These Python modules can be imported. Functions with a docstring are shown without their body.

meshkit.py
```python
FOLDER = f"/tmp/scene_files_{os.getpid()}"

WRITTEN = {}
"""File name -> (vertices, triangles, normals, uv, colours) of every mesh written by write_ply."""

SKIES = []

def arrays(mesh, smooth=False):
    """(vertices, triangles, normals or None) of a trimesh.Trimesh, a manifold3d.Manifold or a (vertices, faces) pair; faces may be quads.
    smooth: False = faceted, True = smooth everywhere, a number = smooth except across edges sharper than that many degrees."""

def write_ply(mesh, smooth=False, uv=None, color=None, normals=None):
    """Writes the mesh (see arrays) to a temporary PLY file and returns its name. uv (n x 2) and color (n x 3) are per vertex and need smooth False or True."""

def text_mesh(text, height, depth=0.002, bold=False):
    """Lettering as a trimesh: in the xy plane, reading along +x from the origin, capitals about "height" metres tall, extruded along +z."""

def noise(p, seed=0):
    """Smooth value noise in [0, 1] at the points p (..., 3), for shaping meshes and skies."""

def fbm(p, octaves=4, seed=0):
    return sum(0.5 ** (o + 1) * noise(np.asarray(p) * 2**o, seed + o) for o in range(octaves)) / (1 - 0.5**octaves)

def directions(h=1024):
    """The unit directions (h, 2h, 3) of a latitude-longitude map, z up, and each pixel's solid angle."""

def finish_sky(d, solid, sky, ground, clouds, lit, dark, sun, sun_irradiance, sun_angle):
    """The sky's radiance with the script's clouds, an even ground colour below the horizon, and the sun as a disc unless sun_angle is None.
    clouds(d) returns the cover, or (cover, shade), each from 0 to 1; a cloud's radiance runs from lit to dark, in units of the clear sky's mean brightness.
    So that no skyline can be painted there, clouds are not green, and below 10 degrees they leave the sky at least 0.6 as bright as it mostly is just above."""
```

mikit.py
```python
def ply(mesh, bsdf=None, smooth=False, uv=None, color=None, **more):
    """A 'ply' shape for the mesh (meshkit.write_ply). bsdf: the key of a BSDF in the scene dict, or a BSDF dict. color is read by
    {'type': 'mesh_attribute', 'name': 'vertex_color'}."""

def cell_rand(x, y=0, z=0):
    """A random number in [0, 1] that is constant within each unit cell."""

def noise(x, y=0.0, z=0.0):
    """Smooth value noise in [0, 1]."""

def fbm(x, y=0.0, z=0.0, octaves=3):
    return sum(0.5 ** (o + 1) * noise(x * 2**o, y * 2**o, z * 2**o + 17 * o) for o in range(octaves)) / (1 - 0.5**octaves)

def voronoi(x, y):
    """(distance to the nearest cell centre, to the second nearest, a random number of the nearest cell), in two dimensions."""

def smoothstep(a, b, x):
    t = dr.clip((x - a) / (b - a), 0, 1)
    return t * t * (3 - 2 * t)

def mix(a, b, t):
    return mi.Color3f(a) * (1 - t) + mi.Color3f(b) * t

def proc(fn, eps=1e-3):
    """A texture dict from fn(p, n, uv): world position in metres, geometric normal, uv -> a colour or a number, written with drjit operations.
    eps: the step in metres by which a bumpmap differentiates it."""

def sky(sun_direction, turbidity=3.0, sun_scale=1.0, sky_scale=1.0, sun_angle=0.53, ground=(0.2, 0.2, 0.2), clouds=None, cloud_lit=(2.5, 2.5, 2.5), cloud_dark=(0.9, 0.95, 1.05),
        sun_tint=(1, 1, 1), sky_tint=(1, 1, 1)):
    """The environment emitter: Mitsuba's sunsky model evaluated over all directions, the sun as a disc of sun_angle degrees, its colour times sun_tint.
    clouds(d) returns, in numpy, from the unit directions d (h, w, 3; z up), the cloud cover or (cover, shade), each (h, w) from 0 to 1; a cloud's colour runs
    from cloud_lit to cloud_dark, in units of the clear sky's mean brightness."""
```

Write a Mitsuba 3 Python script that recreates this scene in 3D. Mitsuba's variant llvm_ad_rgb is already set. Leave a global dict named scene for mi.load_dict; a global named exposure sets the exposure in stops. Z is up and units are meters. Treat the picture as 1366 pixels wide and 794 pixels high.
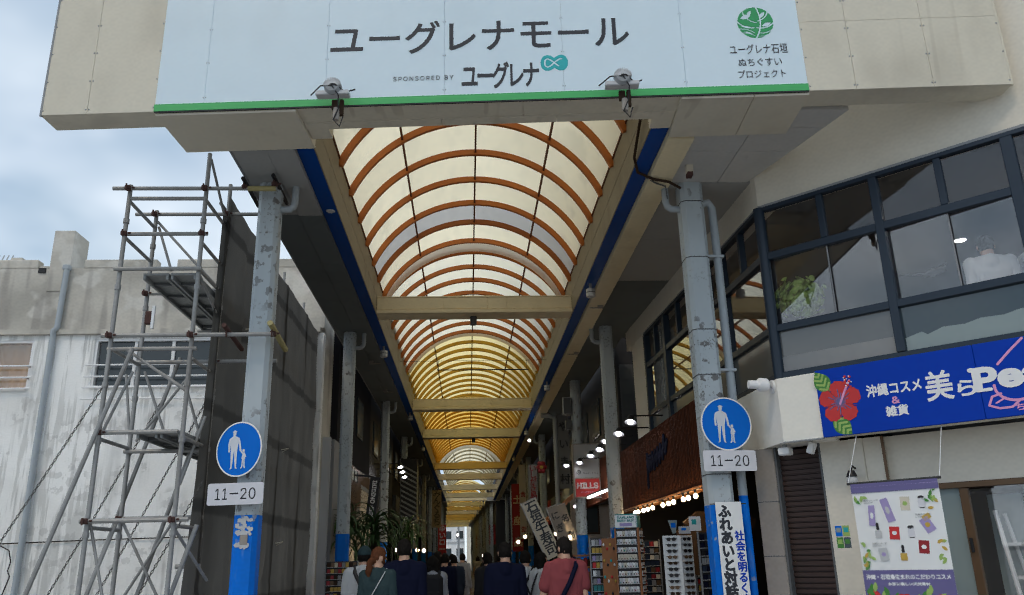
import math, glob, random
import numpy as np, trimesh, mitsuba as mi, drjit as dr, mikit, meshkit
import manifold3d as m3
from shapely.geometry import Polygon, LineString, Point, box as sbox
from shapely.ops import unary_union
from shapely import affinity
T = mi.ScalarTransform4f
scene, labels, used = {}, {}, {}
rng = random.Random(7)
GZ = 0.1                                    # ground level (the eye is 1.5 m above it)

# ------------------------------------------------------------------ camera, sky, exposure
FWD, UP, EYE = np.array([0.056, 0.951, 0.304]), np.array([0.007, -0.305, 0.952]), np.array([0, 0, 1.6])
scene['camera'] = {'type': 'perspective', 'fov': 64.143, 'fov_axis': 'x', 'near_clip': 0.05, 'far_clip': 900.0,
                   'to_world': T().look_at(origin=EYE.tolist(), target=(EYE + FWD).tolist(), up=UP.tolist())}


def cloud_cover(d):
    z = np.maximum(d[..., 2], 0.02)
    p = np.stack([d[..., 0] / (z + 0.35) * 2.1, d[..., 1] / (z + 0.35) * 2.1, z * 0.6], -1)
    a = meshkit.fbm(p + 3.1, 5, seed=4)
    b = meshkit.fbm(p * 2.3 + 9.0, 4, seed=9)
    cover = np.clip(0.82 + 1.3 * (a - 0.5), 0.58, 1.0)
    shade = np.clip(0.50 + 2.0 * (b - 0.5) + 0.9 * (0.5 - a), 0.0, 1.0)
    return cover, shade


scene['sky'] = mikit.sky((-0.35, -0.55, 0.76), turbidity=3, sun_scale=0.11, sun_angle=14, sky_scale=1.0, clouds=cloud_cover,
                         cloud_lit=(2.62, 2.84, 3.04), cloud_dark=(1.24, 1.60, 1.94), ground=(0.2, 0.2, 0.2))
exposure = 2.05


# ------------------------------------------------------------------ materials
def two(b):
    return {'type': 'twosided', 'bsdf': b}


def flatcol(name, c, rough=0.6, metallic=0.0, spec=0.4):
    scene[name] = two({'type': 'principled', 'base_color': {'type': 'rgb', 'value': list(c)}, 'roughness': rough, 'metallic': metallic, 'specular': spec})
    return name


def procmat(name, fn, rough=0.7, metallic=0.0, spec=0.35, bump=None, bscale=0.01):
    b = {'type': 'principled', 'base_color': mikit.proc(fn), 'roughness': rough, 'metallic': metallic, 'specular': spec}
    if bump is not None:
        b = {'type': 'bumpmap', 'bump_texture': mikit.proc(bump, eps=2e-3), 'scale': bscale, 'bsdf': b}
    scene[name] = two(b)
    return name


N, F, SS, MX, CR = mikit.noise, mikit.fbm, mikit.smoothstep, mikit.mix, mikit.cell_rand


def worn(base, dirt, amount=0.5, streak=3.0, grain=0.06, fine=40.0):
    def fn(p, n, uv):
        s = F(p.x * streak * 2.2, p.y * streak * 2.2, p.z * 0.55, 3)
        b = F(p.x * 1.3 + 7, p.y * 1.3, p.z * 1.3, 3)
        k = amount * SS(0.48, 0.8, 0.55 * s + 0.45 * b)
        g = 1 + grain * (N(p.x * fine, p.y * fine, p.z * fine) - 0.5) * 2
        return MX(base, dirt, k) * g
    return fn




def cream_fn(p, n, uv):
    base = worn((0.62, 0.575, 0.47), (0.43, 0.39, 0.31), 0.6, 1.4, 0.03)(p, n, uv)
    q = p.x * 16 + 3 * F(p.x * 0.7, p.y, p.z * 0.4, 2)
    drip = SS(0.66, 0.80, N(q, p.y * 3, p.z * 0.22)) * SS(0.45, 0.75, F(p.x * 1.1 + 5, p.y, p.z * 0.9, 3))
    return MX(base, (0.33, 0.28, 0.21), drip * 0.38)


procmat('cream_canopy', worn((0.82, 0.795, 0.72), (0.62, 0.58, 0.50), 0.35, 1.4, 0.03), 0.5)
procmat('cream_panel', cream_fn, 0.55)
procmat('cream_wall', worn((0.68, 0.635, 0.545), (0.50, 0.46, 0.39), 0.4, 1.2, 0.04), 0.6)
procmat('fascia_cream', worn((0.78, 0.68, 0.46), (0.55, 0.46, 0.29), 0.5, 2.0, 0.05), 0.5, spec=0.2)
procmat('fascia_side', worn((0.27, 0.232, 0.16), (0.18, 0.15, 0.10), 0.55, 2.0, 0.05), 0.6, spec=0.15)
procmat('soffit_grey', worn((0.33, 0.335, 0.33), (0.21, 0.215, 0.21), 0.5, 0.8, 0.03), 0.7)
procmat('soffit_lit', worn((0.50, 0.49, 0.47), (0.36, 0.355, 0.34), 0.5, 0.8, 0.03), 0.7)  # same soffit near the entrance, brighter light there put into the colour
procmat('soffit_shaded', worn((0.125, 0.145, 0.150), (0.08, 0.09, 0.094), 0.5, 0.8, 0.03), 0.7)  # same soffit deeper in, its shade put into the colour
procmat('sign_white', worn((0.63, 0.745, 0.81), (0.53, 0.62, 0.67), 0.35, 0.9, 0.01), 0.35)


def pillar_fn(p, n, uv):
    base = MX((0.47, 0.52, 0.545), (0.37, 0.415, 0.44), F(p.x * 5, p.y * 5, p.z * 1.2, 3))
    big = F(p.x * 15 + 3, p.y * 15, p.z * 10, 4)
    zone = SS(0.42, 0.62, F(p.x * 2.1, p.y * 2.1 + 4, p.z * 0.8, 2))
    k = SS(0.60, 0.66, big) * zone
    c = MX(base, (0.10, 0.09, 0.085), k * 0.85)
    sp = SS(0.60, 0.68, F(p.x * 46, p.y * 46, p.z * 30, 3)) * SS(0.40, 0.6, F(p.x * 3, p.y * 3 + 2, p.z * 1.4, 2))
    return MX(c, (0.14, 0.13, 0.12), sp * 0.6)


procmat('pillar_paint', pillar_fn, 0.55)


def blue_fn(p, n, uv):
    c = worn((0.002, 0.165, 0.70), (0.01, 0.12, 0.44), 0.5, 2.0, 0.04)(p, n, uv)
    chip = SS(0.655, 0.68, F(p.x * 17, p.y * 17, p.z * 12 + 3, 4)) * SS(0.42, 0.6, F(p.x * 3 + 4, p.y * 3, p.z * 2, 2))
    scuff = SS(0.60, 0.75, F(p.x * 30, p.y * 30, p.z * 4, 3)) * 0.25
    return MX(MX(c, (0.16, 0.28, 0.50), scuff), (0.34, 0.38, 0.42), chip * 0.85)


procmat('blue_base', blue_fn, 0.5, spec=0.12)
procmat('blue_band', worn((0.001, 0.055, 0.27), (0.001, 0.035, 0.17), 0.5, 1.0, 0.03), 0.5, spec=0.1)


def concrete_fn(p, n, uv):
    a = F(p.x * 0.9, p.y * 0.9, p.z * 0.9, 4)
    st = F(p.x * 4.5, p.y * 4.5, p.z * 0.35 + 3, 3)
    c = MX((0.56, 0.53, 0.47), (0.40, 0.38, 0.335), SS(0.35, 0.7, a))
    c = MX(c, (0.64, 0.62, 0.57), SS(0.62, 0.75, F(p.x * 2.1 + 9, p.y, p.z * 2.1, 3)) * 0.7)
    c = MX(c, (0.24, 0.22, 0.20), SS(0.58, 0.78, st) * 0.5)
    return c * (1 + 0.12 * (N(p.x * 30, p.y * 30, p.z * 30) - 0.5))


procmat('concrete', concrete_fn, 0.85)


def stucco_fn(p, n, uv):
    st = F(p.x * 5.0, p.y * 5.0, p.z * 0.30, 4)
    st2 = F(p.x * 11.0 + 5, p.y * 11.0, p.z * 0.5, 3)
    a = F(p.x * 0.8 + 2, p.y * 0.8, p.z * 0.8, 4)
    c = MX((0.90, 0.90, 0.88), (0.80, 0.795, 0.77), SS(0.35, 0.7, a))
    c = MX(c, (0.50, 0.50, 0.485), SS(0.52, 0.74, 0.7 * st + 0.3 * a) * 0.5)
    c = MX(c, (0.22, 0.21, 0.20), SS(0.60, 0.76, 0.55 * st2 + 0.45 * F(p.x * 0.7, p.y, p.z * 1.4 + 8, 3)) * 0.5)
    st3 = F(p.x * 17.0 + 2, p.y * 11.0, p.z * 0.9 + 4, 4)
    c = MX(c, (0.45, 0.45, 0.43), SS(0.47, 0.62, st3) * SS(0.40, 0.62, F(p.x * 0.8 + 7, p.y, p.z * 0.5 + 5, 3)) * 0.55)
    c = MX(c, (0.36, 0.355, 0.34), SS(0.57, 0.63, F(p.x * 9 + 4, p.y, p.z * 7, 4)) * SS(0.5, 0.6, F(p.x * 1.3 + 3, p.y, p.z * 1.1, 3)) * 0.35)
    return c * (1 + 0.06 * (N(p.x * 40, p.y * 40, p.z * 40) - 0.5))


procmat('stucco', stucco_fn, 0.9)
procmat('steel_tube', worn((0.31, 0.31, 0.305), (0.17, 0.15, 0.13), 0.6, 5.0, 0.10), 0.5, 0.25)
flatcol('rust', (0.075, 0.036, 0.03), 0.8)
flatcol('yellow_wrap', (0.36, 0.31, 0.14), 0.6)
flatcol('chain', (0.10, 0.095, 0.09), 0.5, 0.6)


def net_fn(p, n, uv):
    w = 0.5 + 0.5 * dr.sin(p.y * 260) * dr.sin(p.z * 260)
    f = F(p.y * 2.0, p.z * 0.6, p.x * 3, 3)
    return MX(MX((0.185, 0.178, 0.165), (0.095, 0.092, 0.086), f), (0.045, 0.044, 0.042), SS(0.93, 0.985, 0.5 + 0.5 * dr.cos(p.z * 5.6)) * 0.6) * (0.9 + 0.2 * w)


scene['netting'] = {'type': 'principledthin', 'base_color': mikit.proc(net_fn), 'roughness': 0.8, 'diff_trans': 0.8, 'spec_trans': 0.0}
procmat('plank_metal', worn((0.26, 0.27, 0.27), (0.12, 0.12, 0.12), 0.6, 4.0, 0.12), 0.6, 0.2)
flatcol('frame_navy', (0.010, 0.022, 0.040), 0.35)
flatcol('ink', (0.022, 0.026, 0.034), 0.5)
flatcol('green_band', (0.06, 0.40, 0.12), 0.4)
flatcol('teal', (0.02, 0.38, 0.40), 0.4)
flatcol('emblem_green', (0.03, 0.30, 0.10), 0.4)
flatcol('white_paint', (0.78, 0.78, 0.78), 0.4)
flatcol('plate_white', (0.62, 0.62, 0.66), 0.4)
flatcol('sign_blue', (0.001, 0.145, 0.62), 0.45, spec=0.12)
flatcol('icon_white', (0.60, 0.63, 0.68), 0.4)
flatcol('board_blue', (0.001, 0.042, 0.40), 0.45, spec=0.12)
flatcol('red', (0.55, 0.03, 0.03), 0.5)
flatcol('dark_red', (0.28, 0.015, 0.02), 0.5)
flatcol('pink', (0.68, 0.30, 0.52), 0.5)
flatcol('leaf_green', (0.06, 0.22, 0.04), 0.5)
flatcol('leaf_light', (0.30, 0.45, 0.12), 0.5)
flatcol('purple', (0.13, 0.115, 0.27), 0.6)
flatcol('lilac', (0.33, 0.27, 0.50), 0.5)
flatcol('ochre', (0.50, 0.33, 0.06), 0.5)
flatcol('black', (0.012, 0.012, 0.014), 0.5)
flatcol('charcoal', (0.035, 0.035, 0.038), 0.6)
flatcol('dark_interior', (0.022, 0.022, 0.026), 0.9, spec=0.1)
flatcol('grey_dark', (0.10, 0.105, 0.11), 0.6)
flatcol('grey_mid', (0.25, 0.26, 0.27), 0.6)
flatcol('grey_light', (0.48, 0.49, 0.50), 0.5)
flatcol('pipe_grey', (0.36, 0.40, 0.43), 0.45)
flatcol('metal', (0.55, 0.55, 0.55), 0.35, 0.8)
flatcol('bronze', (0.13, 0.075, 0.04), 0.4, 0.3)
flatcol('curtain', (0.42, 0.25, 0.12), 0.8)
flatcol('skin', (0.50, 0.30, 0.21), 0.55)
flatcol('window_dark', (0.030, 0.040, 0.045), 0.15, spec=0.6)
flatcol('film_grey', (0.105, 0.112, 0.112), 0.08, spec=0.9)
flatcol('film_teal', (0.018, 0.036, 0.044), 0.06, spec=0.9)
flatcol('film_pale', (0.24, 0.295, 0.30), 0.2)
flatcol('card_white', (0.76, 0.77, 0.77), 0.5)
flatcol('paper_cream', (0.60, 0.55, 0.45), 0.7)
flatcol('teal_box', (0.03, 0.22, 0.22), 0.5)
flatcol('wood_orange', (0.30, 0.12, 0.045), 0.6)
flatcol('navy_cloth', (0.006, 0.008, 0.024), 0.9, spec=0.1)
flatcol('teal_cloth', (0.018, 0.040, 0.046), 0.85)
flatcol('white_cloth', (0.50, 0.51, 0.52), 0.85)
flatcol('grey_cloth', (0.30, 0.31, 0.34), 0.85)
flatcol('red_cloth', (0.23, 0.055, 0.062), 0.9, spec=0.1)
flatcol('black_cloth', (0.014, 0.014, 0.017), 0.85)
flatcol('denim', (0.022, 0.032, 0.055), 0.9, spec=0.1)
flatcol('hair_black', (0.011, 0.009, 0.008), 0.8, spec=0.12)
flatcol('hair_brown', (0.10, 0.036, 0.016), 0.75, spec=0.15)
flatcol('leather', (0.045, 0.028, 0.018), 0.7, spec=0.1)


def rib_fn(c1, c2):
    return lambda p, n, uv: MX(c1, c2, F(p.x * 3, p.y * 6, p.z * 3, 3))


procmat('rib_rust', rib_fn((0.52, 0.16, 0.028), (0.38, 0.105, 0.02)), 0.5)
procmat('rib_mustard', rib_fn((0.58, 0.33, 0.035), (0.42, 0.22, 0.02)), 0.5)
flatcol('rib_pale', (0.42, 0.38, 0.27), 0.5)
flatcol('purlin_brown', (0.12, 0.04, 0.018), 0.5)


def vault_fn(base, dirt):
    def fn(p, n, uv):
        a = F(p.x * 1.6, p.y * 1.0, p.z * 0.9, 4)
        d = SS(0.50, 0.72, F(p.x * 5, p.y * 1.6 + 3, p.z * 1.2, 3))
        low = SS(7.75, 6.9, p.z)                     # grime gathers in the wash run-off along the eaves
        return MX(base, dirt, 0.22 * a + 0.40 * d * (0.3 + 0.7 * low))
    return fn


def thin(name, base, dirt, dt):
    scene[name] = {'type': 'principledthin', 'base_color': mikit.proc(vault_fn(base, dirt)), 'roughness': 0.5, 'diff_trans': dt, 'spec_trans': 0.0}


thin('vault_cream', (0.955, 0.85, 0.615), (0.62, 0.57, 0.42), 1.85)
thin('vault_cream_old', (0.92, 0.815, 0.58), (0.55, 0.51, 0.39), 1.75)
thin('vault_grey', (0.60, 0.58, 0.54), (0.40, 0.39, 0.37), 1.4)
thin('vault_pink', (0.94, 0.88, 0.68), (0.66, 0.60, 0.5), 1.82)
thin('vault_yellow', (0.96, 0.81, 0.40), (0.75, 0.6, 0.28), 1.88)
thin('vault_orange', (0.95, 0.58, 0.13), (0.75, 0.48, 0.10), 1.85)
scene['glass'] = {'type': 'thindielectric', 'int_ior': 1.85}
scene['glass_top'] = {'type': 'thindielectric', 'int_ior': 1.5}
scene['clear_glass'] = {'type': 'thindielectric', 'int_ior': 1.5}


def slat_fn(p, n, uv):
    k = CR(dr.floor(p.y * 14), 3)
    return MX((0.085, 0.026, 0.013), (0.05, 0.017, 0.010), k) * (0.85 + 0.3 * F(p.y * 40, p.z * 1.0, p.x * 40, 2))


procmat('wood_slat', slat_fn, 0.85, spec=0.06)


def paver_fn(p, n, uv):
    row = dr.floor(p.y / 0.105)
    col = dr.floor(p.x / 0.21 + 0.5 * (row - 2 * dr.floor(row / 2)))
    fx = p.x / 0.21 + 0.5 * (row - 2 * dr.floor(row / 2)) - col
    fy = p.y / 0.105 - row
    e = dr.minimum(dr.minimum(fx, 1 - fx) * 2, dr.minimum(fy, 1 - fy))
    c = MX((0.155, 0.125, 0.105), (0.115, 0.10, 0.09), CR(col, row))
    return MX((0.06, 0.055, 0.05), c, SS(0.02, 0.09, e)) * (0.85 + 0.3 * F(p.x * 3, p.y * 3, 0, 3))


procmat('paver', paver_fn, 0.7)
procmat('plaza_concrete', lambda p, n, uv: MX((0.34, 0.33, 0.31), (0.26, 0.255, 0.245), F(p.x * 4, p.y * 4, 0, 4)), 0.9)
procmat('shutter_brown', lambda p, n, uv: MX((0.055, 0.028, 0.022), (0.032, 0.018, 0.015), F(p.x * 2, p.y * 2, p.z * 1.5, 3)), 0.5)
procmat('tile_beige', worn((0.30, 0.27, 0.24), (0.19, 0.17, 0.15), 0.5, 2.0, 0.06), 0.6)
procmat('leaf_dark', lambda p, n, uv: MX((0.020, 0.060, 0.016), (0.045, 0.10, 0.03), N(p.x * 9, p.y * 9, p.z * 9)), 0.5)
procmat('leaf_lime', lambda p, n, uv: MX((0.20, 0.32, 0.06), (0.36, 0.46, 0.14), N(p.x * 16, p.y * 16, p.z * 16)), 0.5)


def lamp_bulb(c):
    return {'type': 'area', 'radiance': {'type': 'rgb', 'value': list(c)}}


# ------------------------------------------------------------------ mesh helpers
class MB:
    """collects pieces into one mesh"""
    def __init__(self):
        self.v, self.f, self.k = [], [], 0

    def add(self, v, f, M=None):
        v = np.asarray(v, float)
        if M is not None:
            v = v @ M[:3, :3].T + M[:3, 3]
        f = np.asarray(f, int)
        if f.shape[1] == 4:
            f = np.vstack([f[:, [0, 1, 2]], f[:, [0, 2, 3]]])
        self.v.append(v); self.f.append(f + self.k); self.k += len(v)
        return self

    def tm(self, m, M=None):
        return self.add(m.vertices, m.faces, M)

    def box(self, lo, hi, M=None, bev=0.0):
        lo, hi = np.minimum(lo, hi), np.maximum(lo, hi)
        if bev:
            return self.tm(bevbox(lo, hi, bev), M)
        x0, y0, z0 = lo; x1, y1, z1 = hi
        v = [[x0, y0, z0], [x1, y0, z0], [x1, y1, z0], [x0, y1, z0], [x0, y0, z1], [x1, y0, z1], [x1, y1, z1], [x0, y1, z1]]
        f = [[0, 3, 2, 1], [4, 5, 6, 7], [0, 1, 5, 4], [1, 2, 6, 5], [2, 3, 7, 6], [3, 0, 4, 7]]
        return self.add(v, f, M)

    def beam(self, p0, p1, w, h, up=(0, 0, 1)):
        p0, p1 = np.array(p0, float), np.array(p1, float)
        t = p1 - p0; L = np.linalg.norm(t); t /= L
        s = np.cross(t, up); s /= np.linalg.norm(s); u = np.cross(s, t)
        M = np.eye(4); M[:3, 0], M[:3, 1], M[:3, 2], M[:3, 3] = s, t, u, p0
        return self.box((-w / 2, 0, -h / 2), (w / 2, L, h / 2), M)

    def tube(self, pts, r, n=8, caps=True):
        pts = np.array(pts, float)
        t = np.gradient(pts, axis=0); t /= np.linalg.norm(t, axis=1, keepdims=True) + 1e-12
        a = np.cross(t[0], [0, 0, 1.0] if abs(t[0][2]) < 0.9 else [1.0, 0, 0]); a /= np.linalg.norm(a)
        ring, r = [], np.broadcast_to(r, (len(pts),))
        for i in range(len(pts)):
            a = a - t[i] * np.dot(a, t[i]); a /= np.linalg.norm(a); b = np.cross(t[i], a)
            th = np.arange(n) * 2 * math.pi / n
            ring.append(pts[i] + r[i] * (np.cos(th)[:, None] * a + np.sin(th)[:, None] * b))
        v = np.vstack(ring); f = []
        for i in range(len(pts) - 1):
            for j in range(n):
                k = (j + 1) % n
                f += [[i * n + j, i * n + k, (i + 1) * n + k], [i * n + j, (i + 1) * n + k, (i + 1) * n + j]]
        if caps:
            m = len(pts) * n
            v = np.vstack([v, pts[0], pts[-1]])
            for j in range(n):
                k = (j + 1) % n
                f += [[m, k, j], [m + 1, m - n + j, m - n + k]]
        return self.add(v, f)

    def lathe(self, prof, M=None, n=24):
        return self.tm(trimesh.creation.revolve(np.array(prof, float), sections=n), M)

    def ball(self, c, r, sub=2):
        m = trimesh.creation.icosphere(subdivisions=sub)
        return self.add(m.vertices * np.array(r) + np.array(c), m.faces)

    def flat(self, poly, M, depth=0.003, z0=0.0):
        for g in getattr(poly, 'geoms', [poly]):
            if g.geom_type == 'Polygon' and g.area > 1e-8:
                m = trimesh.creation.extrude_polygon(g, depth, engine='earcut')
                m.vertices[:, 2] += z0
                self.tm(m, M)
        return self

    def mesh(self):
        return trimesh.Trimesh(np.vstack(self.v), np.vstack(self.f), process=False)


def bevbox(lo, hi, b):
    lo, hi = np.array(lo, float), np.array(hi, float)
    b = min(b, 0.45 * float(np.min(hi - lo)))
    pts = []
    for ax in range(3):
        for c in np.ndindex(2, 2, 2):
            p = np.where(np.array(c) == 1, hi, lo)
            s = np.where(np.array(c) == 1, -b, b); s[ax] = 0
            pts.append(p + s)
    return trimesh.convex.convex_hull(np.array(pts))


def frame(o, ux, uy):
    ux = np.array(ux, float); ux /= np.linalg.norm(ux)
    uy = np.array(uy, float); uy /= np.linalg.norm(uy)
    M = np.eye(4); M[:3, 0], M[:3, 1], M[:3, 2], M[:3, 3] = ux, uy, np.cross(ux, uy), o
    return M


def shift(M, x=0, y=0, z=0):
    M = M.copy(); M[:3, 3] += M[:3, 0] * x + M[:3, 1] * y + M[:3, 2] * z
    return M


def uniq(k):
    if k not in used:
        used[k] = 0
        return k
    while True:
        used[k] += 1
        q = f'{k}_{used[k]:03d}'
        if q not in used:
            used[q] = 0
            return q


def thing(name, label, cat, group=None, kind=None):
    key = uniq(name); labels[key] = {'label': label, 'category': cat}
    if group: labels[key]['group'] = group
    labels[key]['kind'] = kind or 'thing'
    return key


def shape_of(mesh, mat, smooth=False, **more):
    return mikit.ply(mesh.mesh() if isinstance(mesh, MB) else mesh, mat, smooth=smooth, **more)


def put(key, mesh, mat, smooth=False, **more):           # a thing that is one mesh
    scene[key] = shape_of(mesh, mat, smooth, **more)
    return key


def part(holder, name, mesh, mat, smooth=False, label=None, kind=None, to_world=None, **more):
    key = uniq(holder + '__' + name)
    d = dict(mesh) if isinstance(mesh, dict) else shape_of(mesh, mat, smooth, **more)
    if to_world is not None: d['to_world'] = to_world
    scene[key] = d
    if label or kind:
        labels[key] = {}
        if label: labels[key]['label'] = label
        if kind: labels[key]['kind'] = kind
    return key


def B(lo, hi, M=None, bev=0.0):
    return MB().box(lo, hi, M, bev)


_fonts = {}


def text_poly(s, height, stroke=0, gap=0.0):
    """outline of a line of writing; capitals and kanji about height tall, origin at the left end of the baseline"""
    from PIL import Image, ImageDraw, ImageFont
    folder = glob.glob('/opt/blender-*/*/datafiles/fonts')[0]
    cjk = any(ord(c) > 0x2000 for c in s)
    key = 'Noto Sans CJK Regular.woff2' if cjk else 'Inter.woff2'
    if key not in _fonts: _fonts[key] = ImageFont.truetype(f'{folder}/{key}', 96)
    font = _fonts[key]
    out, x = [], 0.0
    for c in s:
        adv = font.getlength(c)
        if c != ' ':
            x0, y0, x1, y1 = font.getbbox(c, anchor='ls', stroke_width=stroke)
            im = Image.new('L', (int(x1 - x0 + 8), int(y1 - y0 + 8)))
            ImageDraw.Draw(im).text((4 - x0, 4 - y0), c, 255, font, anchor='ls', stroke_width=stroke)
            on = np.pad(np.asarray(im) > 127, ((0, 0), (1, 1))).astype(np.int8)
            rows, st = np.nonzero(np.diff(on, axis=1) == 1); en = np.nonzero(np.diff(on, axis=1) == -1)[1]
            g = unary_union([sbox(a, -r - 1, b, -r) for a, r, b in zip(st, rows, en)]).buffer(0.6).buffer(-0.6).simplify(0.75)
            out.append(affinity.translate(g, x + x0 - 4, 4 - y0))
        x += adv + gap * 96
    k = height / (80.0 if cjk else 70.0)
    return affinity.scale(unary_union(out), k, k, origin=(0, 0))


def fit(poly, x0, x1, y0, y1):
    a, b, c, d = poly.bounds
    p = affinity.translate(poly, -a, -b)
    return affinity.translate(affinity.scale(p, (x1 - x0) / (c - a), (y1 - y0) / (d - b), origin=(0, 0)), x0, y0)


def column_text(s, size, pitch=None, stroke=0):
    """upright vertical writing, top at 0, centred on x = 0, going down"""
    pitch = pitch or size * 1.08
    out = []
    for i, c in enumerate(s):
        if c == ' ': continue
        g = text_poly(c, size, stroke)
        out.append(affinity.translate(g, -size * 0.56, -(i + 0.92) * pitch + 0.06 * size))
    return unary_union(out)


def stroke_poly(pts, w, cap=1):
    return LineString(pts).buffer(w / 2, cap_style=cap, join_style=1)


def ell(cx, cy, rx, ry, rot=0):
    return affinity.rotate(affinity.scale(Point(cx, cy).buffer(1, 12), rx, ry), rot)


def leaf_poly(x, y, L, w, rot):
    a = np.linspace(0, math.pi, 12)
    pts = [(L * t / math.pi, w * math.sin(t)) for t in a] + [(L * t / math.pi, -w * math.sin(t)) for t in a[::-1]]
    return affinity.translate(affinity.rotate(Polygon(pts).buffer(0), rot, origin=(0, 0)), x, y)
# ================================================================== THE SETTING
def grid_sheet(x0, x1, y0, y1, z):
    return trimesh.Trimesh([[x0, y0, z], [x1, y0, z], [x1, y1, z], [x0, y1, z]], [[0, 1, 2], [0, 2, 3]], process=False)


k = thing('ground', 'pale concrete plaza ground around the arcade entrance', 'ground', kind='structure'); put(k, grid_sheet(-300, 300, -200, 500, GZ - 0.004), 'plaza_concrete')
k = thing('pavement', 'reddish brown block paving along the covered street', 'pavement', kind='structure'); put(k, grid_sheet(-2.6, 3.1, 7.0, 128, GZ), 'paver')

# ================================================================== ARCADE ROOF
XC, HW, ZB, ZS = 0.165, 1.835, 6.0, 6.70
roof = thing('arcade_vault', 'barrel vaulted translucent arcade roof with orange and yellow ribs over the street', 'arcade roof')


def arch(xc, zc, r, th):
    return np.stack([xc + r * np.sin(th), np.zeros_like(th), zc + r * np.cos(th)], -1)


def arch_bar(xc, zc, r0, r1, tmax, y0, y1, n=28, t0=None):
    th = np.linspace(-tmax if t0 is None else t0, tmax, n)
    a, b = arch(xc, zc, r0, th), arch(xc, zc, r1, th)
    v = np.vstack([a + [0, y0, 0], b + [0, y0, 0], b + [0, y1, 0], a + [0, y1, 0]]); f = []
    for i in range(n - 1):
        for q in range(4):
            s, e = q * n, ((q + 1) % 4) * n
            f.append([s + i, e + i, e + i + 1, s + i + 1])
    f += [[0, 3 * n, 2 * n, n], [n - 1, 2 * n - 1, 3 * n - 1, 4 * n - 1]]
    return MB().add(v, f)


def arch_sheet(xc, zc, r, t0, t1, y0, y1, n=10):
    th = np.linspace(t0, t1, n); a = arch(xc, zc, r, th)
    v = np.vstack([a + [0, y0, 0], a + [0, y1, 0]])
    return MB().add(v, [[i, i + 1, n + i + 1, n + i] for i in range(n - 1)])


vr = random.Random(5)


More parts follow.
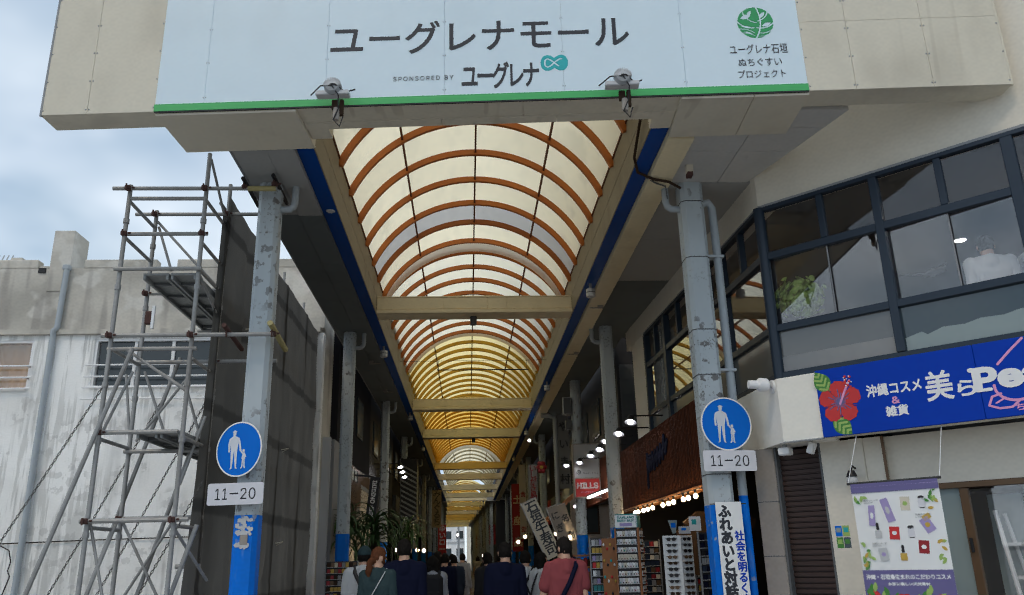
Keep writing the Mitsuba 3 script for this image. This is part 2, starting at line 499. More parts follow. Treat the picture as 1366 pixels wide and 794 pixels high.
def vault(ys, crown, rib_mat, pane_mat, xc=XC, hw=HW, zs=ZS, single=False, every=1, odd=None):
    rise = crown - zs; R = (hw * hw + rise * rise) / (2 * rise); zc = crown - R; tm = math.asin(min(1, hw / R)); tp = 0.50 * tm
    for i, y in enumerate(ys):
        part(roof, 'rib', arch_bar(xc, zc, R - 0.07, R + 0.03, tm + 0.03, y - 0.032, y + 0.032), rib_mat, 40)
    for t in (-tp, 0, tp):
        c = arch(xc, zc, R, np.array([t]))[0]
        part(roof, 'purlin', MB().beam(c + [0, ys[0], -0.02], c + [0, ys[-1], -0.02], 0.028, 0.05), 'purlin_brown')
    cuts = [-tm - 0.03, tm + 0.03] if single else [-tm - 0.03, -tp, 0, tp, tm + 0.03]
    for i in range(len(ys) - 1):
        for j in range(len(cuts) - 1):
            mat = pane_mat
            if pane_mat == 'vault_cream' and vr.random() < 0.3: mat = 'vault_cream_old'
            if odd and odd(i, j): mat = 'vault_grey'
            part(roof, 'roof_pane', arch_sheet(xc, zc, R + 0.02, cuts[j], cuts[j + 1], ys[i] + 0.004, ys[i + 1] - 0.004, 22 if single else 9), mat, True)


r1 = [7.62, 8.05, 8.98, 9.93, 10.87, 11.87, 12.85, 13.82, 14.72, 15.7]
vault(r1, 7.88, 'rib_rust', 'vault_cream', odd=lambda i, j: i == 7 and j in (0, 1, 2, 3))
r2 = [15.92, 16.83, 17.71, 18.65, 19.55, 20.45, 21.3, 22.15]
vault(r2, 7.72, 'rib_rust', 'vault_pink', zs=6.62)
r3 = [22.5 + 0.90 * i for i in range(11)]
vault(r3, 7.74, 'rib_mustard', 'vault_yellow', zs=6.62)
r4 = [31.9 + 1.0 * i for i in range(15)]
vault(r4, 7.74, 'rib_mustard', 'vault_orange', zs=6.62, single=True)
r5 = [46.6 + 1.8 * i for i in range(11)]
vault(r5, 7.70, 'rib_pale', 'vault_cream', zs=6.62, single=True, hw=1.55)
# glazed gaps between the vault sections: end walls of translucent sheet
for y, z0, c0, z1, c1 in ((15.81, ZS, 7.90, 6.62, 7.66), (22.32, 6.62, 7.76, 6.55, 7.60), (46.4, 6.62, 7.78, 6.4, 7.55)):
    def rim(zs, crown, hw):
        rise = crown - zs; R = (hw * hw + rise * rise) / (2 * rise); t = math.asin(min(1, hw / R)); th = np.linspace(-t, t, 40)
        return [(XC + R * math.sin(a), crown - R + R * math.cos(a)) for a in th]
    a, b = rim(z0, c0, HW + 0.03), rim(z1, c1, HW - 0.12)
    v = [[p[0], y, p[1]] for p in a] + [[p[0], y, p[1]] for p in b]
    part(roof, 'end_glazing', MB().add(v, [[i, i + 1, 41 + i, 40 + i] for i in range(39)]), 'vault_cream')

BEAMS = [14.69, 25.0, 31.1, 42.4, 48.2, 55.6, 62.5]
BAYS = [7.62] + BEAMS + [66.0]
for i in range(len(BAYS) - 1):
    a, b = BAYS[i], BAYS[i + 1]
    cuts = np.linspace(a, b, max(2, int(round((b - a) / 3.4)) + 1))
    for s, xi in ((-1, XC - HW), (1, XC + HW)):
        for y0, y1 in zip(cuts[:-1], cuts[1:]):
            part(roof, 'fascia_panel', B((xi, y0 + 0.003, ZB), (xi + s * 0.03, y1 - 0.003, ZB + 0.331), bev=0.004), 'fascia_side')
            part(roof, 'fascia_panel', B((xi + s * 0.004, y0 + 0.003, ZB + 0.349), (xi + s * 0.034, y1 - 0.003, ZS + 0.02), bev=0.004), 'fascia_side')
            part(roof, 'joint_strip', B((xi + s * 0.008, y0, ZB + 0.333), (xi + s * 0.03, y1, ZB + 0.347)), 'purlin_brown')
            part(roof, 'blue_band', B((xi + s * 0.012, y0, ZB - 0.012), (xi + s * 0.20, y1, ZB + 0.05)), 'blue_band')
        part(roof, 'gutter', B((xi + s * 0.04, a, ZB + 0.051), (xi + s * 0.20, b, ZS - 0.02)), 'fascia_cream')
        part(roof, 'capping', B((xi + s * -0.012, a, ZS + 0.021), (xi + s * 0.16, b, ZS + 0.05)), 'purlin_brown')


def crossbeam(y, xc=XC, hw=HW, plate=True):
    xl, xr = xc - hw + 0.002, xc + hw - 0.002
    cb = part(roof, 'crossbeam', B((xl, y + 0.02, ZB + 0.002), (xr, y + 0.44, ZB + 0.30)), 'fascia_cream')
    cuts = [xl, xc - 0.60, xc + 0.24, xc + 0.60, xr]
    for a, b in zip(cuts[:-1], cuts[1:]):
        scene[uniq(cb + '__face_panel')] = shape_of(B((a + 0.004, y, ZB + 0.085), (b - 0.004, y + 0.018, ZB + 0.305), bev=0.003), 'fascia_cream')
    scene[uniq(cb + '__lip')] = shape_of(B((xl, y - 0.035, ZB - 0.004), (xr, y + 0.018, ZB + 0.068), bev=0.006), 'fascia_cream')
    scene[uniq(cb + '__cap')] = shape_of(B((xl, y - 0.01, ZB + 0.308), (xr, y + 0.46, ZB + 0.33), bev=0.004), 'fascia_cream')
    if plate:
        p = Polygon([(-0.62, 0), (0.62, 0), (0.60, 0.05), (0.35, 0.07), (-0.35, 0.07), (-0.60, 0.05)])
        scene[uniq(cb + '__ridge_plate')] = shape_of(MB().flat(p, frame((xc, y + 0.24, ZB + 0.332), (1, 0, 0), (0, 0, 1)), 0.05), 'fascia_cream')


for y in BEAMS: crossbeam(y)

# soffits either side: ceiling panels of the narrow roofs over the pillars
XLo = -2.575
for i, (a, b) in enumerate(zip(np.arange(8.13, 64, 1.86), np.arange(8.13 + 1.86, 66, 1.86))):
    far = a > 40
    part(roof, 'soffit_panel', B((XLo, a + 0.004, 5.95), (-2.19, b - 0.004, 6.0)), 'soffit_grey' if a < 9 else 'soffit_shaded')
    part(roof, 'soffit_panel', B((-2.18, a + 0.004, 5.935), (-1.874, b - 0.004, 6.0)), 'soffit_grey' if a < 9 else 'soffit_shaded')
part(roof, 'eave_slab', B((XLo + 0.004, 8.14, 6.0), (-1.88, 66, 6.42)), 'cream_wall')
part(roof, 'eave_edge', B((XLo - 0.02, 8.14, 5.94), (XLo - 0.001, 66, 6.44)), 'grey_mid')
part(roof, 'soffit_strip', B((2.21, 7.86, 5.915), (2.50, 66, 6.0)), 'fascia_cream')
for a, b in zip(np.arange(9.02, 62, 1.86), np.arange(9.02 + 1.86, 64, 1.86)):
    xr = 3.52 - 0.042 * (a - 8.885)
    part(roof, 'soffit_panel', B((2.51, a + 0.004, 5.95), (max(xr, 3.15) + 0.05, b - 0.004, 6.0)), 'soffit_grey' if a < 11 else 'soffit_shaded')
# the front part of the right soffit is cut obliquely towards the corner of the cafe building
cutl = [7.29, 7.66, 8.20, 9.012]
edge = lambda y: 3.507 + (8.885 - y) * 0.2955
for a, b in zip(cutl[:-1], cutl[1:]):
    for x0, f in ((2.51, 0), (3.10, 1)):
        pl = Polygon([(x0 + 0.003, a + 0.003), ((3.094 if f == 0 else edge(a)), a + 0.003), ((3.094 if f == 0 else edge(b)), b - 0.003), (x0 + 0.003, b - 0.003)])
        part(roof, 'soffit_panel', MB().flat(pl, frame((0, 0, 5.95), (1, 0, 0), (0, 1, 0)), 0.05), 'soffit_lit')
sl = Polygon([(2.21, 7.30), (edge(7.30) - 0.01, 7.30), (edge(8.885) - 0.01, 8.885), (3.25, 9.0), (3.05, 66), (2.21, 66)])
part(roof, 'eave_slab', MB().flat(sl, frame((0, 0, 6.002), (1, 0, 0), (0, 1, 0)), 0.42), 'cream_wall')

# the far stretch of the arcade swings slightly to the left
def far_M(y): return np.array([0.03 - 0.029 * (y - 64), y])
fy = [66.2 + 6.6 * i for i in range(9)]
fm = ['vault_yellow', 'vault_orange', 'vault_cream', 'vault_orange', 'vault_orange', 'vault_yellow', 'vault_cream', 'vault_yellow']
for i in range(8):
    c = far_M(0.5 * (fy[i] + fy[i + 1]))[0]
    crossbeam(fy[i], c, 1.55, False)
    R, zc = 1.9, 5.75
    part(roof, 'roof_pane', arch_sheet(c, zc, R, -0.95, 0.95, fy[i], fy[i + 1] + 0.3, 16), fm[i], True)
    for y in (fy[i] + 1.6, fy[i] + 3.2, fy[i] + 4.8):
        part(roof, 'rib', arch_bar(c, zc, R - 0.08, R - 0.01, 0.95, y - 0.05, y + 0.05, 16), 'rib_mustard')
    for s in (-1, 1):
        part(roof, 'fascia_panel', B((c + s * 1.55, fy[i], ZB), (c + s * 1.62, fy[i + 1], ZS + 0.2)), 'fascia_cream')
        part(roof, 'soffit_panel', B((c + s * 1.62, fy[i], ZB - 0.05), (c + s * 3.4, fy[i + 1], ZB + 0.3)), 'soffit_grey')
crossbeam(fy[-1], far_M(fy[-1])[0], 1.7, False)
# rods hung across the street under the yellow vault
rod = thing('banner_rail', 'thin dark rod hung on wires across the arcade beneath the yellow ribs', 'rod')
put(rod, MB().tube([[-0.74, 20, 6.11], [1.55, 20, 6.10]], 0.014, 6).tube([[-0.70, 20, 6.11], [-0.70, 20, 6.34]], 0.006, 5).tube([[1.5, 20, 6.10], [1.5, 20, 6.34]], 0.006, 5)
    .tube([[-1.66, 20, 6.34], [1.99, 20, 6.34]], 0.005, 5), 'charcoal')

# ================================================================== GATE SIGNBOARD
G = frame((-4.261, 7.495, 5.95), (0.99737, -0.0725, 0), (0, 0, 1))
sb = thing('gate_signboard', 'huge cream and white signboard spanning the arcade entrance with Japanese lettering', 'signboard')
HT = 2.7
part(sb, 'cabinet', B((0.02, 0.012, -0.30), (9.68, HT, -0.0105), G), 'cream_panel')
part(sb, 'underside_panel', B((0.002, 0.0, -0.302), (4.85, 0.011, -0.004), G), 'cream_panel')
part(sb, 'underside_panel', B((4.856, 0.0, -0.302), (9.698, 0.011, -0.004), G), 'cream_panel')
part(sb, 'end_panel', B((0.0, 0.0125, -0.30), (0.018, HT, -0.013), G), 'cream_panel')
part(sb, 'end_panel', B((9.682, 0.0125, -0.30), (9.70, HT, -0.013), G), 'cream_panel')
for a, b in ((0, 0.47), (0.47, 1.155), (7.69, 8.165), (8.165, 8.93), (8.93, 9.70)):
    zs_ = HT if a < 5 else 0.80
    part(sb, 'cream_panel', B((a + 0.0015, 0.002, -0.010), (b - 0.0015, zs_ - 0.001, 0.002), G, bev=0.0015), 'cream_panel')
    if a > 5: part(sb, 'cream_panel', B((a + 0.0015, 0.801, -0.010), (b - 0.0015, HT, 0.002), G, bev=0.0012), 'cream_panel')
wc = [1.155, 1.65, 2.87, 4.068, 5.27, 6.487, 7.69]
for a, b in zip(wc[:-1], wc[1:]):
    part(sb, 'white_panel', B((a + 0.0012, 0.078, -0.010), (b - 0.0012, HT, 0.009), G, bev=0.0012), 'sign_white')
part(sb, 'green_band', B((1.150, 0.0, -0.010), (7.693, 0.0775, 0.013), G), 'green_band')
part(sb, 'drip_edge', B((1.152, -0.012, -0.010), (7.690, -0.0005, 0.008), G), 'charcoal')
riv = MB()
for u in (0.02, 0.455, 0.485, 1.14, 7.71, 8.15, 8.18, 8.915, 8.945, 9.68):
    for z in np.arange(0.05, 1.9, 0.33): riv.lathe([[0, 0.006], [0.007, 0.004], [0.009, 0]], shift(G, u, z, 0.002), 8)
for u in wc[1:-1]:
    for z in np.arange(0.14, 1.9, 0.40):
        for s in (-0.012, 0.012): riv.lathe([[0, 0.004], [0.005, 0.003], [0.006, 0]], shift(G, u + s, z, 0.009), 8)
part(sb, 'rivets', riv, 'grey_mid', kind='stuff')
part(sb, 'corner_trim', B((-0.006, -0.006, -0.02), (0.014, HT, 0.006), G), 'grey_mid')
part(sb, 'corner_trim', B((9.688, -0.006, -0.02), (9.707, HT, 0.006), G), 'cream_panel')
# boxes and strip beneath
part(sb, 'lower_box', B((1.16, -0.035, -0.80), (2.575, 0.40, -0.016), G, bev=0.004), 'cream_panel')
part(sb, 'lower_box', B((6.43, -0.035, -0.80), (7.15, 0.40, -0.016), G, bev=0.004), 'cream_panel')
part(sb, 'lower_box', B((7.156, -0.035, -0.80), (7.70, 0.40, -0.016), G, bev=0.004), 'cream_panel')
for a, b in ((2.58, 4.0), (4.005, 5.2), (5.205, 6.425)):
    part(sb, 'lower_strip', B((a, -0.004, -0.445), (b, 0.40, -0.305), G), 'cream_panel')
for a, b in ((2.58, 2.80), (6.2, 6.425)):
    part(sb, 'lower_strip', B((a, 0.004, -0.66), (b, 0.40, -0.447), G), 'cream_panel')

MG = shift(G, 0, 0, 0.0092)


def sign_text(name, poly, mat='ink', label=None, d=0.004):
    return part(sb, name, MB().flat(poly, MG, d), mat, label=label)


def Lz(z): return z - 5.95
# main name: seven katakana strokes, drawn with the face's flat brush shapes
sign_text('lettering', fit(text_poly('ユーグレナモール', 1.0, 1), 2.90, 5.955, Lz(6.52), Lz(6.905)), label='large dark katakana name across the white panels')
sign_text('lettering', fit(text_poly('SPONSORED BY', 1.0, 0, 0.16), 3.552, 4.160, Lz(6.205), Lz(6.255)))
sign_text('lettering', fit(text_poly('ユーグレナ', 1.0, 2, -0.16), 4.242, 5.025, Lz(6.085), Lz(6.39)))
t = np.linspace(0, 2 * math.pi, 80)
lem = LineString(np.stack([5.181 + 0.098 * np.cos(t), Lz(6.36) + 0.050 * np.sin(2 * t) * (1.0)], -1))
inner = LineString(np.stack([5.181 + 0.096 * np.cos(t[8:66]), Lz(6.36) + 0.046 * np.sin(2 * t[8:66])], -1))
sign_text('logo', lem.buffer(0.040).difference(inner.buffer(0.0085)), 'teal', 'teal looped ribbon emblem after the sponsor name')
# round leaf emblem
C0 = np.array([7.25, Lz(6.755)])
leaves = []
for x, y, L, w, rot in ((-0.02, -0.17, 0.17, 0.035, 62), (-0.02, -0.17, 0.15, 0.03, 118), (0.03, -0.05, 0.15, 0.04, 10), (-0.17, 0.03, 0.17, 0.04, 28), (-0.04, 0.0, 0.18, 0.04, 58),
                        (-0.10, 0.10, 0.16, 0.035, 14), (0.02, 0.05, 0.17, 0.035, 30), (0.05, 0.12, 0.12, 0.03, -28), (-0.18, -0.05, 0.15, 0.03, -8), (-0.17, -0.09, 0.16, 0.022, -22),
                        (-0.13, -0.14, 0.16, 0.022, -20), (0.03, -0.14, 0.15, 0.028, 26), (0.06, -0.08, 0.12, 0.022, 6), (-0.06, 0.17, 0.12, 0.025, -10)):
    leaves.append(leaf_poly(C0[0] + x, C0[1] + y, L, w, rot))
disc = Point(*C0).buffer(0.182)
def arc_gap(p0, p1, bend, w):
    p0, p1 = np.array(p0), np.array(p1); m = (p0 + p1) / 2; d = p1 - p0; q = m + bend * np.array([-d[1], d[0]])
    return stroke_poly([C0 + (1 - t) ** 2 * p0 + 2 * t * (1 - t) * q + t * t * p1 for t in np.linspace(0, 1, 12)], w)


gaps = [arc_gap((-0.01, -0.19), (0.02, 0.19), -0.25, 0.016), arc_gap((-0.02, -0.06), (-0.19, 0.03), 0.3, 0.016), arc_gap((0.01, 0.0), (-0.12, 0.15), 0.35, 0.014), arc_gap((0.03, 0.02), (0.14, 0.14), -0.3, 0.014),
        arc_gap((0.01, -0.06), (0.19, 0.0), -0.3, 0.016), arc_gap((-0.17, -0.07), (-0.02, -0.12), 0.2, 0.012), arc_gap((-0.14, -0.12), (-0.02, -0.155), 0.2, 0.011), arc_gap((0.02, -0.12), (0.16, -0.09), -0.25, 0.012), arc_gap((0.03, -0.16), (0.12, -0.14), -0.2, 0.010)]
holes = [leaf_poly(C0[0] - 0.15, C0[1] + 0.05, 0.12, 0.026, 22), leaf_poly(C0[0] + 0.06, C0[1] - 0.045, 0.11, 0.022, 22), leaf_poly(C0[0] - 0.075, C0[1] + 0.07, 0.09, 0.018, 62), leaf_poly(C0[0] + 0.045, C0[1] + 0.05, 0.10, 0.02, 52), leaf_poly(C0[0] - 0.15, C0[1] - 0.035, 0.12, 0.014, -14), leaf_poly(C0[0] - 0.13, C0[1] - 0.10, 0.10, 0.010, -18)]
em = disc.difference(unary_union(gaps + holes))
sign_text('emblem', em, 'emblem_green', 'round green emblem made of leaves')
sign_text('lettering', fit(text_poly('ユーグレナ石垣', 1.0, 0), 6.957, 7.540, Lz(6.385), Lz(6.50)))
sign_text('lettering', fit(text_poly('ぬちぐすい', 1.0, 0), 7.030, 7.462, Lz(6.245), Lz(6.335)))
sign_text('lettering', fit(text_poly('プロジェクト', 1.0, 0), 7.012, 7.486, Lz(6.11), Lz(6.20)))


def floodlight(u, label):
    k = thing('floodlight', label, 'floodlight', 'floodlights clamped under the gate sign')
    M = shift(G, u, 0.02, 0.0)
    fins = MB()
    fins.flat(Point(0, 0).buffer(0.074).intersection(sbox(-1, 0, 1, 1)), shift(M, 0, 0.075, 0.175), 0.05)
    for i in range(15):
        a = math.radians(-84 + 12 * i)
        fins.box((-0.0045, 0.02, -0.035), (0.0045, 0.088, 0.035), shift(M, 0, 0.075, 0.20) @ trimesh.transformations.rotation_matrix(-a, (0, 0, 1)))
    part(k, 'cooling_fin', fins, 'grey_light', kind='stuff')
    part(k, 'lamp_body', MB().lathe([[0, -0.05], [0.075, -0.05], [0.085, 0.0], [0.06, 0.03], [0, 0.03]], shift(M, 0, 0.075, 0.20)), 'grey_mid', 30)
    part(k, 'driver_box', B((-0.17, -0.005, 0.10), (0.16, 0.045, 0.20), M, bev=0.008), 'grey_light')
    part(k, 'bracket', MB().box((-0.03, -0.10, 0.05), (0.03, 0.0, 0.085), M).box((0.045, -0.17, 0.05), (0.085, 0.0, 0.09), M), 'leather')
    part(k, 'clamp', MB().lathe([[0, 0], [0.028, 0], [0.034, 0.08], [0.026, 0.13], [0, 0.13]], shift(M, 0.02, -0.10, 0.09) @ trimesh.transformations.rotation_matrix(math.pi / 2, (1, 0, 0))), 'tile_beige', 30)
    pts = np.array([[-0.23, 0.03, 0.13], [-0.12, 0.09, 0.2], [0, 0.07, 0.24], [0.06, -0.02, 0.2], [0.05, -0.14, 0.14], [0.0, -0.24, 0.12], [0.06, -0.31, 0.1], [0.09, -0.2, 0.1]])
    part(k, 'cable', MB().tube(pts @ G[:3, :3].T + M[:3, 3], 0.007, 6), 'black')
    part(k, 'cable', MB().tube(np.array([[0.2, 0.1, 0.1], [0.12, 0.03, 0.17], [0.03, 0.08, 0.24], [-0.05, 0.1, 0.22]]) @ G[:3, :3].T + M[:3, 3], 0.008, 6), 'black')


floodlight(2.99, 'grey finned floodlight with dangling cables under the katakana sign, left of the two')
floodlight(5.83, 'grey finned floodlight on a brown clamp under the katakana sign, right of the two')


# ================================================================== PILLARS
def octagon(w, c):
    h = w / 2
    return Polygon([(-h + c, -h), (h - c, -h), (h, -h + c), (h, h - c), (h - c, h), (-h + c, h), (-h, h - c), (-h, -h + c)])


def pillar(x, y, w, label, side, elbow=True, rings=(), ztop=5.948, group='arcade pillars'):
    k = thing('arcade_pillar', label, 'pillar', group)
    M = frame((x, y, GZ), (1, 0, 0), (0, 1, 0))
    part(k, 'upper_shaft', MB().flat(octagon(w, 0.045), shift(M, 0, 0, 2.0), ztop - GZ - 2.0), 'pillar_paint')
    part(k, 'blue_base', MB().flat(octagon(w + 0.004, 0.046), M, 2.0), 'blue_base')
    for z in rings:
        part(k, 'joint_band', MB().flat(octagon(w + 0.008, 0.047), shift(M, 0, 0, z - GZ), 0.012), 'grey_dark')
    if elbow:
        s = side; x0 = x + s * w / 2
        pts = [[x0 + s * 0.16, y, 5.949], [x0 + s * 0.16, y, 5.74], [x0 + s * 0.145, y, 5.68], [x0 + s * 0.10, y, 5.645], [x0 - s * 0.02, y, 5.64]]
        part(k, 'drain_elbow', MB().tube(pts, 0.042, 10), 'pipe_grey', 40)
    return k


ords = ['first', 'second', 'third', 'fourth', 'fifth', 'sixth', 'seventh', 'eighth', 'ninth', 'tenth', 'eleventh', 'twelfth', 'thirteenth', 'fourteenth']
LP = [9.13, 15.87, 23.3, 30.4, 37.4, 44.5, 52.0, 59.5]
for i, y in enumerate(LP):
    lab = 'grey arcade pillar with blue base holding the road sign beside the scaffold' if i == 0 else f'grey arcade pillar with blue base, {ords[i]} from the entrance along the left side'
    pillar(-2.33 if i == 0 else -2.31, y, 0.25 if i == 0 else 0.23, lab, 1, True, () if i != 2 else (3.95, 4.2))
RP = [9.13, 15.6, 30.4, 37.4, 44.5, 52.0, 59.5]
for i, y in enumerate(RP):
    lab = 'grey paint-flaked arcade pillar holding the road sign and white banner on the right' if i == 0 else f'grey arcade pillar with blue base, {ords[i]} from the entrance along the right side'
    pillar(2.765, y, 0.28 if i == 0 else 0.24, lab, -1, True, (5.69, 4.965, 4.07, 3.535, 2.42) if i == 0 else ())
# flaked patch and old notice on the first left pillar
st = thing('torn_sticker', 'torn whitish sticker remnant on the blue base of the left sign pillar', 'sticker')
torn = unary_union([affinity.rotate(sbox(-q, -q * 1.3, q, q), rng.uniform(0, 180)).buffer(0) if False else affinity.translate(affinity.rotate(Polygon([(-q, -q), (q * 0.6, -q * 1.2), (q, q * 0.3), (0.1 * q, q), (-q * 0.7, q * 0.8)]), rng.uniform(0, 360)), rng.uniform(-0.075, 0.075), rng.choice([-0.15, -0.13, -0.02, 0.02, 0.06, 0.1, 0.12]) + rng.uniform(-0.02, 0.02)) for q in [rng.uniform(0.006, 0.028) for _ in range(60)]])
put(st, MB().flat(torn, frame((-2.335, 8.9995, 1.94), (1, 0, 0), (0, 0, 1)), 0.002, 0.002), 'grey_light')
st = thing('metal_plate', 'small grey metal plate on the blue base of the left sign pillar', 'plate')
put(st, B((-2.37, 8.992, 1.80), (-2.29, 8.9965, 1.90), bev=0.001), 'tile_beige')

# round downpipe beside the right pillar
k = thing('downpipe', 'pale grey round downpipe with blue painted foot behind the right sign pillar', 'pipe')
part(k, 'pipe', MB().tube([[2.905, 9.12, 5.70], [2.99, 9.13, 5.73], [3.035, 9.14, 5.66], [3.045, 9.15, 5.3], [3.05, 9.15, 2.2]], 0.05, 12), 'pipe_grey', 40)
part(k, 'blue_foot', MB().tube([[3.05, 9.15, 2.2], [3.05, 9.15, GZ]], 0.051, 12), 'blue_base', 40)
for z in (5.0, 3.6, 2.5): part(k, 'bracket', B((2.90, 9.09, z), (3.11, 9.205, z + 0.03)), 'pipe_grey')


# ================================================================== ROAD SIGNS
def person_icon():
    adult = unary_union([ell(0, 0.335, 0.042, 0.052), ell(0, 0.375, 0.062, 0.012), ell(0, 0.385, 0.036, 0.022),
                         Polygon([(-0.030, 0.285), (0.030, 0.285), (0.105, 0.245), (0.118, 0.19), (0.088, 0.0), (0.07, -0.05), (-0.07, -0.05), (-0.088, 0.0), (-0.118, 0.19), (-0.105, 0.245)]),
                         stroke_poly([(-0.108, 0.22), (-0.135, 0.10), (-0.125, -0.03)], 0.045), stroke_poly([(0.108, 0.22), (0.145, 0.10), (0.165, -0.03)], 0.045),
                         Polygon([(-0.082, -0.03), (-0.005, -0.03), (-0.022, -0.25), (-0.04, -0.40), (-0.10, -0.42), (-0.07, -0.38)]),
                         Polygon([(0.082, -0.03), (0.005, -0.03), (0.022, -0.25), (0.045, -0.40), (0.10, -0.42), (0.075, -0.37)])])
    adult = adult.buffer(-0.006).buffer(0.006)
    child = unary_union([ell(0.245, -0.045, 0.030, 0.036), Polygon([(0.225, -0.085), (0.27, -0.085), (0.30, -0.22), (0.20, -0.22)]),
                         stroke_poly([(0.225, -0.10), (0.19, -0.06), (0.165, -0.02)], 0.03), stroke_poly([(0.268, -0.10), (0.305, -0.17)], 0.028),
                         stroke_poly([(0.235, -0.21), (0.22, -0.38), (0.20, -0.40)], 0.032), stroke_poly([(0.268, -0.21), (0.275, -0.38), (0.29, -0.40)], 0.032)])
    return adult, child


def road_sign(cx, cz, y, r, yaw, tilt, label):
    k = thing('pedestrian_road_sign', label, 'road sign', 'round blue pedestrian signs')
    c, s = math.cos(yaw), math.sin(yaw)
    M = frame((cx, y, cz), (c, s, 0), (0, 0, 1)) @ trimesh.transformations.rotation_matrix(tilt, (0, 0, 1))
    part(k, 'disc', MB().flat(Point(0, 0).buffer(r * 0.955, 40), M, 0.006), 'sign_blue')
    part(k, 'rim', MB().flat(Point(0, 0).buffer(r, 40).difference(Point(0, 0).buffer(r * 0.95, 40)), M, 0.009), 'white_paint')
    a, ch = person_icon()
    S = lambda g: affinity.translate(affinity.scale(g, r * 1.72, r * 1.72, origin=(0, 0)), -0.06 * r / 0.29, 0)
    part(k, 'adult_symbol', MB().flat(S(a), M, 0.0025, 0.0062), 'icon_white')
    part(k, 'child_symbol', MB().flat(S(ch), M, 0.0025, 0.0062), 'icon_white')
    part(k, 'bracket', MB().box((-0.14, -0.02, -0.045), (0.14, 0.02, -0.002), M).box((0.10, -0.04, -0.12), (0.15, 0.02, -0.002), M), 'metal')


road_sign(-2.421, 2.775, 8.905, 0.29, math.radians(-23), math.radians(1.5), 'round blue adult and child sign on the left pillar beside the scaffold')
road_sign(2.855, 2.958, 8.885, 0.293, math.radians(6), math.radians(-2), 'round blue adult and child sign on the right pillar above a white banner')


def hours_plate(cx, cz, y, yaw, tilt, label):
    k = thing('hours_plate', label, 'plate', 'white 11-20 plates below the round signs')
    c, s = math.cos(yaw), math.sin(yaw)
    M = frame((cx, y, cz), (c, s, 0), (0, 0, 1)) @ trimesh.transformations.rotation_matrix(tilt, (0, 0, 1))
    pl = sbox(-0.275, -0.09, 0.275, 0.09).buffer(0.022, 8)
    part(k, 'plate', MB().flat(pl, M, 0.006), 'plate_white')
    g = unary_union([fit(text_poly('11', 1.0, 0), -0.215, -0.085, -0.058, 0.058), sbox(-0.06, -0.004, 0.03, 0.010), fit(text_poly('20', 1.0, 0), 0.055, 0.215, -0.058, 0.058)])
    part(k, 'numerals', MB().flat(g, M, 0.002, 0.0062), 'ink')
    part(k, 'bracket', B((-0.13, -0.015, -0.04), (0.13, 0.015, -0.001), M), 'metal')


hours_plate(-2.423, 2.311, 8.90, math.radians(-6), math.radians(0.5), 'white 11-20 hours plate under the left pedestrian sign')
hours_plate(2.854, 2.556, 8.88, math.radians(3), math.radians(-0.5), 'white 11-20 hours plate under the right pedestrian sign')

# white slogan banner tied to the right pillar
k = thing('slogan_banner', 'white vertical slogan banner with black and blue Japanese writing tied to the right pillar', 'banner')
MBn = frame((2.805, 8.94, 2.125), (1, 0.06, 0), (0, 0, 1))
part(k, 'cloth', B((-0.145, -1.95, -0.004), (0.145, 0.0, 0.0), MBn), 'card_white')
part(k, 'lettering', MB().flat(affinity.translate(column_text('ふれあいと対話が築く明るい社会', 0.118, 0.136, 5), -0.055, -0.03), MBn, 0.002, 0.0005), 'ink')
part(k, 'lettering', MB().flat(affinity.translate(column_text('社会を明るくする運動', 0.088, 0.105, 3), 0.085, -0.30), MBn, 0.002, 0.0005), 'board_blue', label='smaller blue line of writing')
for z in (-0.02, -1.0): part(k, 'tie', B((-0.20, z - 0.006, -0.012), (0.20, z + 0.006, -0.0045), MBn), 'charcoal')


# ================================================================== SPEAKERS, DETECTORS, CABLES UNDER THE EAVES
def speaker(x, y, label, big=1.0):
    k = thing('canopy_speaker', label, 'speaker', 'cylindrical speakers under the arcade eaves')
    M = frame((x, y, 5.885), (1, 0, 0), (0, 1, 0))
    part(k, 'housing', MB().lathe([[0, -0.13], [0.072 * big, -0.13], [0.078 * big, -0.12], [0.078 * big, 0.0], [0, 0.0]], M, 20), 'grey_light', 30)
    part(k, 'mount', B((-0.02, -0.02, 0), (0.02, 0.02, 0.105), M), 'grey_mid')
    part(k, 'groove', MB().lathe([[0.0782, -0.062], [0.0795, -0.06], [0.0795, -0.052], [0.0782, -0.05]], M, 20), 'charcoal')


for x, y, l in ((2.095, 13.0, 'pale cylinder speaker under the right blue band near the first crossbeam'), (2.095, 21.0, 'pale cylinder speaker under the right blue band near the second crossbeam'), (-1.765, 17.1, 'pale cylinder speaker under the left blue band beyond the first crossbeam'),
                (-1.765, 25.4, 'pale cylinder speaker under the left blue band near the second crossbeam'), (2.095, 29, 'pale cylinder speaker under the right blue band near the third crossbeam'), (-1.765, 33, 'pale cylinder speaker under the left blue band past the third crossbeam'),
                (2.095, 37, 'pale cylinder speaker under the right blue band past the third crossbeam')):
    speaker(x, y, l)
k = thing('beam_sensor', 'small dark cylinder hanging below the middle of the first crossbeam', 'sensor')
put(k, MB().lathe([[0, -0.16], [0.06, -0.16], [0.065, 0], [0, 0]], frame((0.135, 14.95, 5.998), (1, 0, 0), (0, 1, 0)), 16), 'grey_dark', 30)
k = thing('beam_sensor', 'tiny dark cylinder hanging below the middle of the third crossbeam', 'sensor')
put(k, MB().lathe([[0, -0.16], [0.06, -0.16], [0.065, 0], [0, 0]], frame((0.245, 31.4, 5.998), (1, 0, 0), (0, 1, 0)), 16), 'grey_dark', 30)
k = thing('downlight', 'small round downlight set in the left blue band near the entrance', 'light')
put(k, MB().lathe([[0, -0.012], [0.045, -0.012], [0.06, -0.001], [0.06, 0.01], [0, 0.01]], frame((-1.765, 9.95, 5.986), (1, 0, 0), (0, 1, 0)), 20), 'grey_light', 30)
